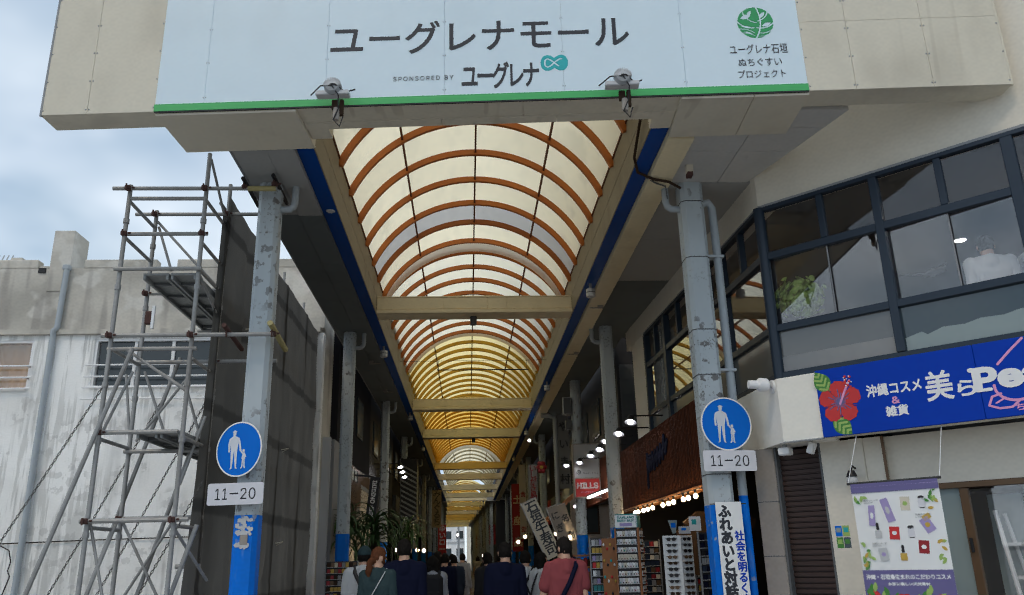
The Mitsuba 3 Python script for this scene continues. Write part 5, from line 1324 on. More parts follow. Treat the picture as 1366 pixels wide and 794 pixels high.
# sunglasses stand
k = thing('sunglasses_stand', 'white revolving stand of dark sunglasses beside the right sign pillar', 'stand')
Ms = rot_frame(2.50, 10.85, -14); W1, W2 = 0.22, 0.19
Ms2 = rot_frame(*(P3(Ms, W1, 0, 0)[:2]), 22)
part(k, 'face_panel', B((0, 0.4, -0.02), (W1, 1.83, 0.0), Ms), 'card_white'); part(k, 'face_panel', B((0.0, 0.4, -0.02), (W2, 1.83, 0.0), Ms2), 'card_white')
part(k, 'edge_strip', B((W1 - 0.008, 0.4, 0.0005), (W1 + 0.008, 1.83, 0.012), Ms), 'white_paint')
part(k, 'foot', MB().lathe([[0, GZ], [0.2, GZ], [0.2, GZ + 0.03], [0.03, GZ + 0.05], [0.03, 0.45], [0, 0.45]], frame((2.68, 11.0, 0), (1, 0, 0), (0, 1, 0)), 16), 'grey_dark')
for M, w in ((Ms, W1), (Ms2, W2)):
    for r_ in range(14):
        z = 1.785 - 0.073 * r_
        kk = thing('sunglasses', f'dark sunglasses, {ords[r_]} from the top on the {"left" if w == W1 else "right"} face of the stand', 'sunglasses', 'sunglasses on the white stand')
        g = MB()
        for c in (-0.032, 0.032): g.flat(ell(w / 2 + c, z, 0.027, 0.021 - 0.003 * (r_ % 3 == 1)), M, 0.006, 0.016)
        g.flat(sbox(w / 2 - 0.075, z + 0.008, w / 2 + 0.075, z + 0.014), M, 0.005, 0.012)
        for c in (-0.072, 0.066): g.box((w / 2 + c, z + 0.006, 0.001), (w / 2 + c + 0.006, z + 0.014, 0.014), M)
        put(kk, g, ['black', 'black', 'leather', 'charcoal', 'bronze'][(r_ * 3) % 5])
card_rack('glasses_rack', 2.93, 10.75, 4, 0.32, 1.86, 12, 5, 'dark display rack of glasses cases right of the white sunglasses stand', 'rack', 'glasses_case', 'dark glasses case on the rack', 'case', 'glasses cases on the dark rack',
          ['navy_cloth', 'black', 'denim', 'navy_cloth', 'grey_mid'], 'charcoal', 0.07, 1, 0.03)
for i, (u, z, h, c1, c2) in enumerate(((0.03, 1.85, 0.17, 'film_pale', 'sign_blue'), (0.16, 1.85, 0.09, 'grey_light', 'sign_blue'), (0.30, 1.88, 0.18, 'card_white', 'teal'))):
    k = thing('price_card', ['pale blue shield shaped card on top of the sunglasses stand', 'small blue card on the right part of the sunglasses stand', 'white and teal card on top of the dark glasses rack'][i], 'card')
    Mq = rot_frame(2.55, 10.82, -5)
    part(k, 'sheet', MB().flat(Polygon([(u, z + h), (u + 0.12, z + h), (u + 0.09, z + 0.01), (u + 0.05, z + 0.0)]) if i == 0 else sbox(u, z, u + 0.15, z + h), Mq, 0.004), c1)
    part(k, 'print', MB().flat(sbox(u + 0.035, z + h * 0.45, u + 0.095, z + h * 0.8), Mq, 0.002, 0.0045), c2)
for i, (x, y, z0, z1, m) in enumerate(((3.5, 12.5, 1.3, 2.25, 'bronze'), (3.9, 12.2, 1.3, 2.2, 'leather'), (3.7, 13.8, 1.2, 2.2, 'bronze'), (4.4, 11.6, 1.3, 2.25, 'leather'), (4.1, 15.0, 1.2, 2.2, 'wood_orange'))):
    k = thing('hanging_garment', f'{["bronze coloured", "brown", "bronze brown", "dull brown", "orange brown"][i]} garment hanging inside the souvenir shop', 'garment')
    put(k, MB().flat(Polygon([(-0.08, 0.9), (0.08, 0.9), (0.30, 0.75), (0.24, 0.62), (0.20, 0.66), (0.22, 0.0), (-0.22, 0.0), (-0.20, 0.66), (-0.24, 0.62), (-0.30, 0.75)]), frame((x, y, z0), (1, 0, 0), (0, 0, 1)), 0.08), m)


# ------------------------------------------------------------------ rows of shops further in
def shop_row(side, y0, y1, label, wallmat, band, bandmat, seed, zb=3.0):
    r_ = random.Random(seed); xw = (-2.72 if side < 0 else 3.42); s = side; top = 6.4 if side < 0 else 9.0
    k = thing('arcade_shop', label, 'shop')
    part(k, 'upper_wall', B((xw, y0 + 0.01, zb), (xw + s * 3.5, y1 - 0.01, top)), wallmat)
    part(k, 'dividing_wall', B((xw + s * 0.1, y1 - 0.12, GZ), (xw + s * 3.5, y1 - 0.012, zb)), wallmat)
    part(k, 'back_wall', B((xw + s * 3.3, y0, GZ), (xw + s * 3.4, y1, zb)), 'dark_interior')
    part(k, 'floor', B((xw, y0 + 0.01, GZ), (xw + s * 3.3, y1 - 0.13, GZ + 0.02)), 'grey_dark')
    part(k, 'name_board', B((xw - s * 0.12, y0 + 0.25, zb - 0.1), (xw - s * 0.002, y1 - 0.25, zb + band)), bandmat)
    for q in range(int((y1 - y0) // 2.2)):
        yy = y0 + 0.7 + q * 2.2
        w = part(k, 'upper_window', B((xw - s * 0.03, yy, 4.55), (xw - s * 0.002, yy + 1.2, 5.5)), 'frame_navy')
        scene[uniq(w + '__pane')] = shape_of(B((xw - s * 0.04, yy + 0.08, 4.62), (xw - s * 0.031, yy + 1.12, 5.43)), 'window_dark')
    part(k, 'shutter_post', B((xw - s * 0.06, y0 + 0.02, GZ), (xw - s * 0.002, y0 + 0.2, zb - 0.11)), r_.choice(['grey_mid', 'bronze', 'grey_dark']))
    for q in range(3):
        yy = y0 + (y1 - y0) * (q + 0.5) / 3.2
        part(k, 'counter', B((xw + s * 0.1, yy, GZ), (xw + s * 0.6, yy + 1.1, 0.95)), r_.choice(['leather', 'grey_mid', 'wood_orange', 'tile_beige']))
    return k


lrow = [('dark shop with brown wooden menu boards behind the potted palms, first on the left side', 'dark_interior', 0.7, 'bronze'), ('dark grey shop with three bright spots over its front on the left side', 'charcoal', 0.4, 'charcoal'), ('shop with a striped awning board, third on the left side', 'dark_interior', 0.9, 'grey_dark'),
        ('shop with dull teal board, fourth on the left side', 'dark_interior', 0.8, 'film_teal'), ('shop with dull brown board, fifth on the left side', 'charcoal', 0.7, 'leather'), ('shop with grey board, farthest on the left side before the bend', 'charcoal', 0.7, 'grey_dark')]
ly = [17.3, 23.2, 30.4, 37.5, 46, 55, 65]
for i, (l, wm, b, bm) in enumerate(lrow): shop_row(-1, ly[i], ly[i + 1], l, wm, b, bm, 20 + i)
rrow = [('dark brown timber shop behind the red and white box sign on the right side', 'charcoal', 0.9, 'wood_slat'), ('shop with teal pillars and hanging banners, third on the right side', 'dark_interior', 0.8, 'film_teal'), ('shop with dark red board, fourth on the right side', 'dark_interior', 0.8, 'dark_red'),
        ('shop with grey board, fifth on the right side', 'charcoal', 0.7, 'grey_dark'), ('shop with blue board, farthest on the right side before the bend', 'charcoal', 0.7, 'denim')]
ry = [17.9, 25.5, 33.5, 44, 55, 65]
for i, (l, wm, b, bm) in enumerate(rrow): shop_row(1, ry[i], ry[i + 1], l, wm, b, bm, 40 + i)
for s in (-1, 1):
    k = thing('far_shop_row', f'dim run of shop fronts beyond the bend on the {"left" if s < 0 else "right"} side', 'shops')
    for i in range(8):
        y0 = 66 + i * 6.6; c = far_M(y0 + 3.3)[0]
        x0 = c + s * (2.35 + 0.25 * (i % 2))
        part(k, 'front', B((x0, y0, GZ), (x0 + s * 3, y0 + 6.5, 9.0)), ['charcoal', 'grey_dark', 'dark_interior', 'film_teal'][i % 4])
        part(k, 'sign_panel', B((x0 - s * 0.5, y0 + 2, 2.7), (x0 - s * 0.02, y0 + 2.15, 4.2)), ['grey_mid', 'dark_red', 'grey_dark', 'denim'][(i + (s > 0)) % 4])
        for yy in (y0 + 0.6, y0 + 4.0): part(k, 'post', B((c + s * 2.0 - 0.11, yy, GZ), (c + s * 2.0 + 0.11, yy + 0.22, 5.95)), 'pillar_paint')
# building on the right beyond the column: small gridded window high up
k = thing('side_house', 'dark house wall with a small gridded window seen past the cream column', 'building')
part(k, 'wall', B((3.36, 17.86, 3.7), (8, 17.95, 9.0)), 'charcoal')
wn = part(k, 'window', B((3.42, 17.83, 4.3), (3.95, 17.858, 5.7)), 'grey_dark')
for i in range(2):
    for j in range(4): scene[uniq(wn + '__pane')] = shape_of(B((3.46 + i * 0.24, 17.82, 4.36 + j * 0.33), (3.67 + i * 0.24, 17.829, 4.64 + j * 0.33)), 'film_grey')

# left: pale wall end, menu boards, palms
k = thing('pale_wall_end', 'pale grey narrow wall end between the netting and the second left pillar', 'wall'); part(k, 'face', B((-2.90, 16.45, GZ), (-2.70, 16.55, 3.98)), 'grey_light'); part(k, 'return_wall', B((-2.72, 16.56, GZ), (-2.64, 17.25, 3.95)), 'grey_mid')
k = thing('menu_board', 'brown wooden menu board with a black and white chequered head behind the palms', 'board')
part(k, 'board', B((-2.70, 17.7, 2.35), (-2.60, 19.9, 3.38)), 'leather')
for i in range(9): part(k, 'check', B((-2.71, 17.7 + 0.245 * i, 3.385), (-2.59, 17.7 + 0.245 * (i + 1) - 0.005, 3.62)), 'card_white' if i % 2 else 'black')
k = thing('menu_board', 'pale sandy menu board left of the second inner left pillar', 'board'); part(k, 'board', B((-2.70, 20.6, 2.2), (-2.60, 22.8, 3.3)), 'paper_cream'); part(k, 'rim', B((-2.705, 20.55, 3.305), (-2.59, 22.85, 3.40)), 'grey_mid')
k = thing('vertical_sign', 'black vertical sign with white lettering hung between the two menu boards', 'sign')
Mv = frame((-2.10, 19.2, 3.45), (1, 0.1, 0), (0.0, 0, 1)) @ trimesh.transformations.rotation_matrix(-0.10, (0, 0, 1))
part(k, 'board', B((-0.11, -1.0, -0.03), (0.11, 0.0, 0.0), Mv), 'black')
tx = affinity.rotate(fit(text_poly('BEEF ONIGIRI', 1.0, 3), -0.42, 0.42, -0.05, 0.05), 90, origin=(0, 0))
part(k, 'lettering', MB().flat(affinity.translate(tx, 0, -0.5), Mv, 0.003, 0.0005), 'white_paint')
part(k, 'bracket', B((-0.6, -0.02, -0.03), (-0.11, 0.02, -0.01), Mv), 'black')
for i, (y, z) in enumerate(((24.2, 4.20), (25.0, 4.14), (25.9, 4.08))):
    spot(-1.95, y, z, -2.7, f'bright spot lamp on the dark left shop front, {["upper", "middle", "lower"][i]} of three', 'three spot lamps on the left shop front', (0.6, 0))


def palm(x, y, h, label, seed, n_=46, L=0.75):
    r_ = random.Random(seed); k = thing('potted_palm', label, 'plant', 'potted palms along the left side')
    part(k, 'pot', MB().lathe([[0, GZ], [0.15, GZ], [0.2, GZ + 0.4], [0.17, GZ + 0.4], [0, GZ + 0.36]], frame((x, y, 0), (1, 0, 0), (0, 1, 0)), 18), 'leather', 30)
    part(k, 'trunk', MB().tube([[x, y, GZ + 0.36], [x + 0.02, y, h * 0.6], [x, y, h]], [0.03, 0.025, 0.02], 8), 'leather', 40)
    m = MB()
    for i in range(n_):
        th = r_.uniform(0, 2 * math.pi); el = r_.uniform(0.0, 1.35); l = L * r_.uniform(0.7, 1.1); z0 = h - r_.uniform(0, 0.55)
        d = np.array([math.cos(th), math.sin(th), 0]); p, pts = np.array([x, y, z0]), []
        for s in range(7):
            e = el - 0.42 * s; pts.append(p.copy()); p = p + (d * math.cos(e) + np.array([0, 0, 1]) * math.sin(e)) * l / 6
        side = np.array([-d[1], d[0], 0])
        v = []
        for s, q_ in enumerate(pts):
            w = 0.030 * math.sin(math.pi * (0.12 + 0.85 * s / 6)); v += [q_ - side * w, q_ + [0, 0, -0.01], q_ + side * w]
        f = []
        for s in range(6):
            for c in (0, 1): f.append([3 * s + c, 3 * s + c + 1, 3 * s + c + 4, 3 * s + c + 3])
        m.add(v, f)
    part(k, 'fronds', m, 'leaf_dark', True, kind='stuff')


palm(-2.42, 16.9, 2.45, 'dark green potted palm behind the second left pillar, on its left', 1, 60, 0.8)
palm(-1.92, 17.6, 2.45, 'large dark green palm just right of the second left pillar', 2, 90, 0.9)
palm(-1.55, 22.3, 2.5, 'dark palm with drooping fronds right of the third left pillar', 3, 50, 0.9)
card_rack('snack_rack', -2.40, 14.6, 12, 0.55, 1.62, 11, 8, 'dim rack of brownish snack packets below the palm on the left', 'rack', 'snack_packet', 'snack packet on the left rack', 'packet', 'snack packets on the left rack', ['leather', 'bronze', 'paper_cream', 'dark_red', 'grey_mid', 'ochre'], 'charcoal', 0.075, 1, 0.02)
k = thing('striped_board', 'dark board with pale slanting stripes on the left shop front', 'board')
part(k, 'board', B((-2.30, 29.0, 2.9), (-1.75, 29.05, 5.0)), 'black')
for i in range(11): part(k, 'stripe', MB().flat(Polygon([(0.0, 0.15 + 0.17 * i), (0.55, -0.15 + 0.17 * i), (0.55, -0.08 + 0.17 * i), (0.0, 0.22 + 0.17 * i)]).intersection(sbox(0, 0, 0.55, 2.1)), frame((-2.30, 28.998, 2.9), (1, 0, 0), (0, 0, 1)), 0.004), 'grey_mid')


def hanging_sign(x, y, z0, z1, w, txt, mat, ink_, label, cat='sign', tilt=0.0, size=None):
    k = thing('hanging_sign' if cat == 'sign' else 'nobori_flag', label, cat)
    M = frame((x, y, z1), (1, 0, 0), (0, 0, 1)) @ trimesh.transformations.rotation_matrix(tilt, (0, 0, 1))
    part(k, 'cloth' if cat == 'flag' else 'panel', B((-w / 2, -(z1 - z0), -0.02 if cat == 'sign' else -0.004), (w / 2, 0, 0), M), mat)
    s = size or min(w * 0.72, (z1 - z0) * 0.9 / len(txt))
    part(k, 'lettering', MB().flat(affinity.translate(column_text(txt, s, (z1 - z0) * 0.94 / len(txt), 2), 0, -0.02), M, 0.003, 0.0006), ink_)
    if cat == 'flag':
        part(k, 'pole', MB().tube([P3(M, -w / 2 - 0.012, 0.03, 0), P3(M, -w / 2 - 0.012, -(z1 - z0) - 0.9, 0)], 0.012, 6), 'grey_light')
        part(k, 'top_rod', MB().tube([P3(M, -w / 2 - 0.012, 0.01, 0), P3(M, w / 2, 0.01, 0)], 0.008, 6), 'grey_light')
    return k


hanging_sign(-1.62, 44, 3.2, 5.1, 0.5, 'みんぐるち', 'tile_beige', 'ink', 'beige vertical hanging sign with faint characters deep on the left side')
hanging_sign(2.16, 27.5, 3.40, 4.55, 0.30, 'いしがき島', 'grey_mid', 'dark_red', 'white vertical banner with red writing hanging under the right eaves')
hanging_sign(3.0, 25.6, 3.6, 5.9, 0.36, 'やいま村', 'grey_mid', 'ink', 'grey vertical sign beside the tall pipe on the right side')
hanging_sign(1.02, 14.0, 1.52, 2.50, 0.26, '石垣牛寿司', 'paper_cream', 'ink', 'large tilted cream banner flag with brush lettering right of the navy man', 'flag', 0.42)
hanging_sign(1.66, 16.6, 1.75, 2.55, 0.20, 'にぎり', 'tile_beige', 'ink', 'smaller tilted beige flag with black lettering behind the large cream flag', 'flag', 0.35)
hanging_sign(2.05, 18.5, 1.9, 2.7, 0.20, '名物', 'tile_beige', 'ink', 'tilted pale flag with two characters near the round pole', 'flag', 0.30)
hanging_sign(2.35, 40, 1.9, 5.0, 0.5, '土産品', 'dark_red', 'paper_cream', 'tall dark red vertical sign further in on the right side')
hanging_sign(2.45, 37.2, 2.4, 5.6, 0.3, '食堂', 'grey_light', 'dark_red', 'tall pale vertical sign next to the dark red one')
hanging_sign(-1.75, 58, 1.5, 3.9, 0.55, 'ゆいロード', 'red', 'white_paint', 'bright red vertical flag near the far left end of the arcade', 'flag')
k = thing('flower_ornament', 'red flower shaped ornament beside the white vertical banner on the right', 'ornament')
for i in range(6): part(k, 'petal', MB().ball((2.45 + 0.10 * math.cos(i * 1.047), 27.4, 4.45 + 0.14 * math.sin(i * 1.047)), (0.08, 0.03, 0.08), 1), 'dark_red', True)
part(k, 'heart', MB().ball((2.45, 27.37, 4.45), (0.06, 0.03, 0.06), 1), 'ochre', True)
k = thing('utility_pipe', 'tall pale grey pipe rising beside the hanging signs on the right', 'pipe'); put(k, MB().tube([[2.72, 25.2, GZ], [2.72, 25.2, 5.7], [2.5, 25.2, 5.8], [2.3, 25.2, 5.8]], 0.075, 10), 'pipe_grey', 40)
# small white house front with wooden awning past the round pole
k = thing('white_shop_front', 'small white shop front with a brown window under a wooden awning past the round pole', 'shop')
part(k, 'wall', B((2.95, 24.0, GZ), (5.0, 24.15, 3.3)), 'tile_beige'); wd = part(k, 'window', B((3.15, 23.96, 2.2), (3.75, 23.998, 3.0)), 'leather')
scene[uniq(wd + '__pane')] = shape_of(B((3.2, 23.95, 2.25), (3.7, 23.959, 2.95)), 'window_dark')
aw = MB()
part(k, 'awning', MB().beam((2.15, 23.2, 2.55), (3.35, 23.2, 3.55), 1.2, 0.05), 'wood_orange')
for i in range(7): part(k, 'awning_batten', MB().beam((2.15, 22.65 + 0.18 * i, 2.60), (3.35, 22.65 + 0.18 * i, 3.60), 0.05, 0.04), 'wood_orange')
for i, (a, b) in enumerate((((2.85, 19.8, 2.92), (3.2, 19.0, 3.03)), ((2.75, 21.6, 2.83), (2.95, 21.0, 2.88)))):
    k = thing('fluorescent_tube', f'bright fluorescent tube lamp by the round pole, the {"longer" if i == 0 else "shorter"} of two', 'lamp')
    part(k, 'tube', MB().tube([a, b], 0.022, 8), 'white_paint', emitter=lamp_bulb((15, 15, 15))); part(k, 'holder', MB().beam(np.array(a) + [0, 0, 0.045], np.array(b) + [0, 0, 0.045], 0.06, 0.03), 'grey_dark')
for i, (x, y, z) in enumerate(((-1.75, 21.0, 1.86), (-1.6, 21.4, 1.88), (-1.35, 23.0, 1.87), (-1.2, 23.4, 1.86), (1.30, 22.0, 2.0), (1.55, 23.0, 2.15), (2.2, 18.3, 2.0), (1.75, 16.8, 2.05), (2.0, 26.4, 5.2), (0.75, 42, 1.75), (-0.55, 47, 2.9))):
    k = thing('shop_bulb', ['warm bulb left of the navy man, far left of four', 'warm bulb left of the navy man, second of four', 'warm bulb between the navy man and the backpack, third of four', 'warm bulb beside the backpack, fourth of four', 'warm bulb above the white shirts at the right', 'warm bulb beside the tilted cream flag',
                            'orange bulb near the round pole', 'small bulb behind the cream flag', 'small white bulb high under the right eaves', 'tiny bulb above the far right crowd', 'tiny bulb beside the far red flag'][i], 'bulb')
    part(k, 'bulb', MB().ball((x, y, z), 0.03 + 0.0007 * y, 1), 'white_paint', True, emitter=lamp_bulb((14, 10.5, 6) if i not in (8,) else (14, 14, 14)))
    part(k, 'socket', MB().tube([[x, y, z + 0.05], [x, y, z + 0.14]], 0.02, 6), 'black')

# ------------------------------------------------------------------ far end of the street
fb = thing('white_apartment_block', 'sunlit white apartment block with dark windows closing the far end of the arcade', 'building')
Mf = frame((0, 150, 0), (1, 0, 0), (0, 0, 1))
part(fb, 'wall', B((-26, GZ, -8), (-0.6, 15, 0), Mf), 'white_paint')
for i in range(7):
    for j in range(4):
        w = part(fb, 'window', B((-9.2 + i * 2.1 - 1.2, 2.2 + j * 2.9, 0.001), (-9.2 + i * 2.1, 3.5 + j * 2.9, 0.05), Mf), 'window_dark')
        scene[uniq(w + '__sill')] = shape_of(B((-9.2 + i * 2.1 - 1.3, 2.08 + j * 2.9, 0.001), (-9.2 + i * 2.1 + 0.1, 2.18 + j * 2.9, 0.2), Mf), 'grey_light')
for j in range(4): part(fb, 'balcony_band', B((-26, 1.55 + j * 2.9, 0.001), (-0.6, 1.75 + j * 2.9, 0.3), Mf), 'grey_light')
k = thing('cream_house', 'pale cream house right of the white block beyond the arcade end', 'building'); part(k, 'wall', B((-0.2, GZ, -6), (14, 11, 1.0), Mf), 'paper_cream')
for j in range(3): part(k, 'window', B((0.5, 2.4 + j * 2.8, 1.001), (1.7, 3.6 + j * 2.8, 1.03), Mf), 'window_dark')
k = thing('utility_pole', 'grey utility pole beyond the far end of the arcade', 'pole'); part(k, 'shaft', MB().tube([[-1.5, 138, GZ], [-1.5, 138, 13]], [0.2, 0.14], 10), 'grey_mid', 40); part(k, 'crossarm', B((-2.6, 137.9, 10.5), (-0.4, 138.1, 10.65)), 'grey_dark')
# ================================================================== PEOPLE
def sph(c, r, n=16): return m3.Manifold.sphere(1.0, n).scale([r, r, r] if np.isscalar(r) else list(r)).translate([float(q) for q in c])


def chain_solid(js, n=14):
    out = []
    for (a, ra), (b, rb) in zip(js[:-1], js[1:]):
        out.append(m3.Manifold.batch_hull([sph(a, ra, n), sph(b, rb, n)]))
    return out


def finish(parts_, edge, its=6):
    s = m3.Manifold.batch_boolean(parts_, m3.OpType.Add) if len(parts_) > 1 else parts_[0]
    s = s.refine_to_length(edge); m = s.to_mesh()
    t = trimesh.Trimesh(m.vert_properties[:, :3], m.tri_verts, process=True)
    if its: trimesh.smoothing.filter_taubin(t, iterations=its)
    return t


def person(x, y, H, face, label, shirt, legs, hair='hair_black', sleeve='long', style='short', head_turn=0.0, pose='stand', extras=(), near=True, skirt=False, female=False, group=None, step=0.12, cap=None):
    """face: heading in degrees, 0 = looking into the arcade; head_turn positive = to the left"""
    k = thing('person', label, 'person', group); h = H; nseg = 16 if near else 8; ed = 0.035 * h / 1.7 if near else 0.12
    sw = 0.090 * h if female else 0.101 * h
    sg = {s: {} for s in (-1, 1)}
    for s in (-1, 1):
        J = sg[s]
        J['sh'] = np.array([s * sw, 0, 0.812 * h]); J['el'] = np.array([s * (sw + 0.020 * h), -0.015 * h, 0.635 * h]); J['wr'] = np.array([s * (sw + 0.015 * h), 0.05 * h, 0.50 * h])
        if pose == 'phone' and s == -1: J['el'] = np.array([s * (sw + 0.045 * h), 0.03 * h, 0.64 * h]); J['wr'] = np.array([s * (sw - 0.02 * h), 0.17 * h, 0.70 * h])
        if pose == 'bag' and s == 1: J['el'] = np.array([s * (sw + 0.06 * h), -0.03 * h, 0.64 * h]); J['wr'] = np.array([s * (sw + 0.0 * h), 0.11 * h, 0.60 * h])
        ph = s * step
        J['hip'] = np.array([s * 0.055 * h, 0, 0.52 * h]); J['kn'] = np.array([s * 0.058 * h, 0.02 * h + ph * 0.16 * h + 0.015 * h, 0.285 * h]); J['an'] = np.array([s * 0.058 * h, ph * 0.42 * h - 0.01 * h, 0.045 * h])
    hd = np.array([0, 0.012 * h, 0.928 * h])
    ct, st_ = math.cos(math.radians(head_turn)), math.sin(math.radians(head_turn))
    rot = lambda v: np.array([v[0] * ct - v[1] * st_, v[0] * st_ + v[1] * ct, v[2]])
    A = lambda v: hd + rot(np.array(v, float) * h)
    body = [m3.Manifold.sphere(1.0, nseg + 4).scale([0.044 * h, 0.054 * h, 0.066 * h]).translate(hd.tolist()), m3.Manifold.batch_hull([sph(A([0, 0.018, -0.035]), 0.030 * h, nseg), sph(A([0, 0.028, -0.052]), 0.020 * h, nseg)])]
    body += chain_solid([((0, -0.004 * h, 0.885 * h), 0.034 * h), ((0, -0.006 * h, 0.82 * h), 0.042 * h)], nseg)
    if near:
        body += [m3.Manifold.batch_hull([sph(A([0, 0.052, 0.006]), 0.005 * h, 8), sph(A([0, 0.062, -0.010]), 0.0075 * h, 8)])]
        body += [m3.Manifold.sphere(1.0, 10).scale([0.008 * h, 0.014 * h, 0.02 * h]).translate(A([s * 0.045, -0.004, -0.004]).tolist()) for s in (-1, 1)]
    def torso(g):
        f = 0.9 if female else 1.0
        rows = [(0.80, 0.062, 0.046), (0.74, 0.058 * f, 0.058), (0.62, 0.050 * f, 0.058), (0.53, 0.052, 0.064)]
        out = []
        for (z0, x0, r0), (z1, x1, r1) in zip(rows[:-1], rows[1:]):
            out.append(m3.Manifold.batch_hull([sph((s * xx * h, 0, zz * h), (rr * h + g, (rr * 0.92) * h + g, rr * 0.8 * h + g), nseg) for s in (-1, 1) for zz, xx, rr in ((z0, x0, r0), (z1, x1, r1))]))
        out.append(m3.Manifold.batch_hull([sph((s * sw * 0.94, 0, 0.808 * h), 0.036 * h + g, nseg) for s in (-1, 1)] + [sph((0, 0, 0.835 * h), 0.036 * h + g, nseg)] + [sph((s * 0.06 * h, 0, 0.74 * h), 0.055 * h + g, nseg) for s in (-1, 1)]))
        return out
    body += torso(0)
    for s in (-1, 1):
        J = sg[s]
        body += chain_solid([(J['sh'], 0.034 * h), (J['el'], 0.025 * h), (J['wr'], 0.018 * h)], nseg)
        body += chain_solid([(J['hip'], 0.055 * h), (J['kn'], 0.036 * h), (J['an'], 0.024 * h)], nseg)
        fw = (J['wr'] - J['el']) / np.linalg.norm(J['wr'] - J['el'])
        if near:
            sd = np.array([0, 1.0, 0]) - fw * fw[1]; sd /= np.linalg.norm(sd); nn = np.cross(fw, sd) * s
            pc_ = J['wr'] + fw * 0.035 * h
            body.append(m3.Manifold.batch_hull([sph(J['wr'], 0.014 * h, 10)] + [sph(pc_ + fw * 0.02 * h + sd * q * h, 0.009 * h, 10) for q in (-0.016, 0.016)]))
            for q, L in ((-0.0175, 0.036), (-0.006, 0.043), (0.006, 0.045), (0.0175, 0.040)):
                b0 = pc_ + fw * 0.022 * h + sd * q * h; b1 = b0 + fw * L * 0.55 * h + nn * -0.006 * h; b2 = b1 + fw * L * 0.4 * h + nn * -0.014 * h
                body += chain_solid([(b0, 0.0056 * h), (b1, 0.0052 * h), (b2, 0.0045 * h)], 8)
            t0 = pc_ - fw * 0.01 * h + sd * 0.018 * h; body += chain_solid([(t0, 0.007 * h), (t0 + fw * 0.022 * h + sd * 0.016 * h, 0.006 * h), (t0 + fw * 0.042 * h + sd * 0.018 * h, 0.005 * h)], 8)
        else:
            body += chain_solid([(J['wr'], 0.016 * h), (J['wr'] + fw * 0.07 * h, 0.012 * h)], nseg)
    c_, s_ = math.cos(math.radians(face)), math.sin(math.radians(face))
    Mw = np.eye(4); Mw[:2, :2] = [[c_, -s_], [s_, c_]]; Mw[:3, 3] = (x, y, GZ)

    def emit(nm, solids, mat, its=6, e=None, **kw):
        t = finish(solids, e or ed, its if near else 2); t.apply_transform(Mw)
        return part(k, nm, t, mat, True, **kw)

    emit('body', body, 'skin', 5, 0.012 * h if near else ed)
    g = 0.010
    top = torso(g)
    for s in (-1, 1):
        J = sg[s]; w1 = J['sh'] * 0.35 + J['el'] * 0.65
        js = [(J['sh'], 0.038 * h + g), (J['el'], 0.029 * h + g), (J['wr'], 0.024 * h + g)] if sleeve == 'long' else [(J['sh'], 0.038 * h + g), (w1, 0.034 * h + g)]
        top += chain_solid(js, nseg)
    top += chain_solid([((0, -0.012 * h, 0.828 * h), 0.048 * h), ((0, -0.006 * h, 0.80 * h), 0.06 * h)], nseg)
    top += [m3.Manifold.batch_hull([sph((s * 0.056 * h, 0, 0.50 * h), (0.064 * h + g, 0.06 * h + g, 0.03 * h), nseg) for s in (-1, 1)] + [sph((s * 0.052 * h, 0, 0.60 * h), 0.058 * h + g, nseg) for s in (-1, 1)])]
    t = finish(top, 0.03 if near else 0.12, 6 if near else 2)
    if near:                                                   # folds of the cloth
        n_ = t.vertex_normals; p = t.vertices
        a = meshkit.fbm(np.stack([p[:, 0] * 7 + x * 9, p[:, 1] * 7, p[:, 2] * 3.2 + 4 * p[:, 0]], -1), 3, seed=int(abs(x) * 100) + 1) - 0.5
        t.vertices = p + n_ * (a * 0.045 + 0.007)[:, None]
    t.apply_transform(Mw); part(k, 'top', t, shirt, True)
    low = [m3.Manifold.batch_hull([sph((s * 0.05 * h, 0, 0.53 * h), 0.064 * h + 0.008, nseg) for s in (-1, 1)])]
    if skirt:
        low.append(m3.Manifold.batch_hull([sph((s * 0.05 * h, 0, 0.53 * h), 0.062 * h, nseg) for s in (-1, 1)] + [sph((s * 0.10 * h, 0, 0.16 * h), 0.07 * h, nseg) for s in (-1, 1)]))
    else:
        for s in (-1, 1): low += chain_solid([(sg[s]['hip'], 0.062 * h), (sg[s]['kn'], 0.045 * h), (sg[s]['an'] + [0, 0, 0.02 * h], 0.036 * h)], nseg)
    emit('skirt' if skirt else 'trousers', low, legs)
    for s in (-1, 1):
        an = sg[s]['an']; emit('shoe', [m3.Manifold.batch_hull([sph((an[0], an[1] - 0.012 * h, 0.03), 0.03, 10), sph((an[0], an[1] + 0.085 * h, 0.022), 0.022, 10), sph((an[0], an[1] + 0.03 * h, 0.04), 0.038, 10)])], 'black', 2)
    cap_s = m3.Manifold.sphere(1.0, 24 if near else 10).scale([0.0495 * h, 0.060 * h, 0.070 * h]).translate([0, -0.002 * h, 0.006 * h])
    cut = m3.Manifold.cube([0.2 * h, 0.1 * h, 0.2 * h], True).translate([0, 0.079 * h, -0.072 * h])
    cut2 = m3.Manifold.cube([0.2 * h, 0.2 * h, 0.10 * h], True).translate([0, 0.0, -0.082 * h]) if style == 'short' else m3.Manifold.cube([0.01, 0.01, 0.01], True).translate([0, 0, -1])
    hairs = [(cap_s - cut - cut2)]
    if style == 'bob': hairs.append(m3.Manifold.batch_hull([sph((s * 0.030 * h, -0.018 * h, z * h), 0.034 * h, nseg) for s in (-1, 1) for z in (-0.065, 0.01)]) - cut)
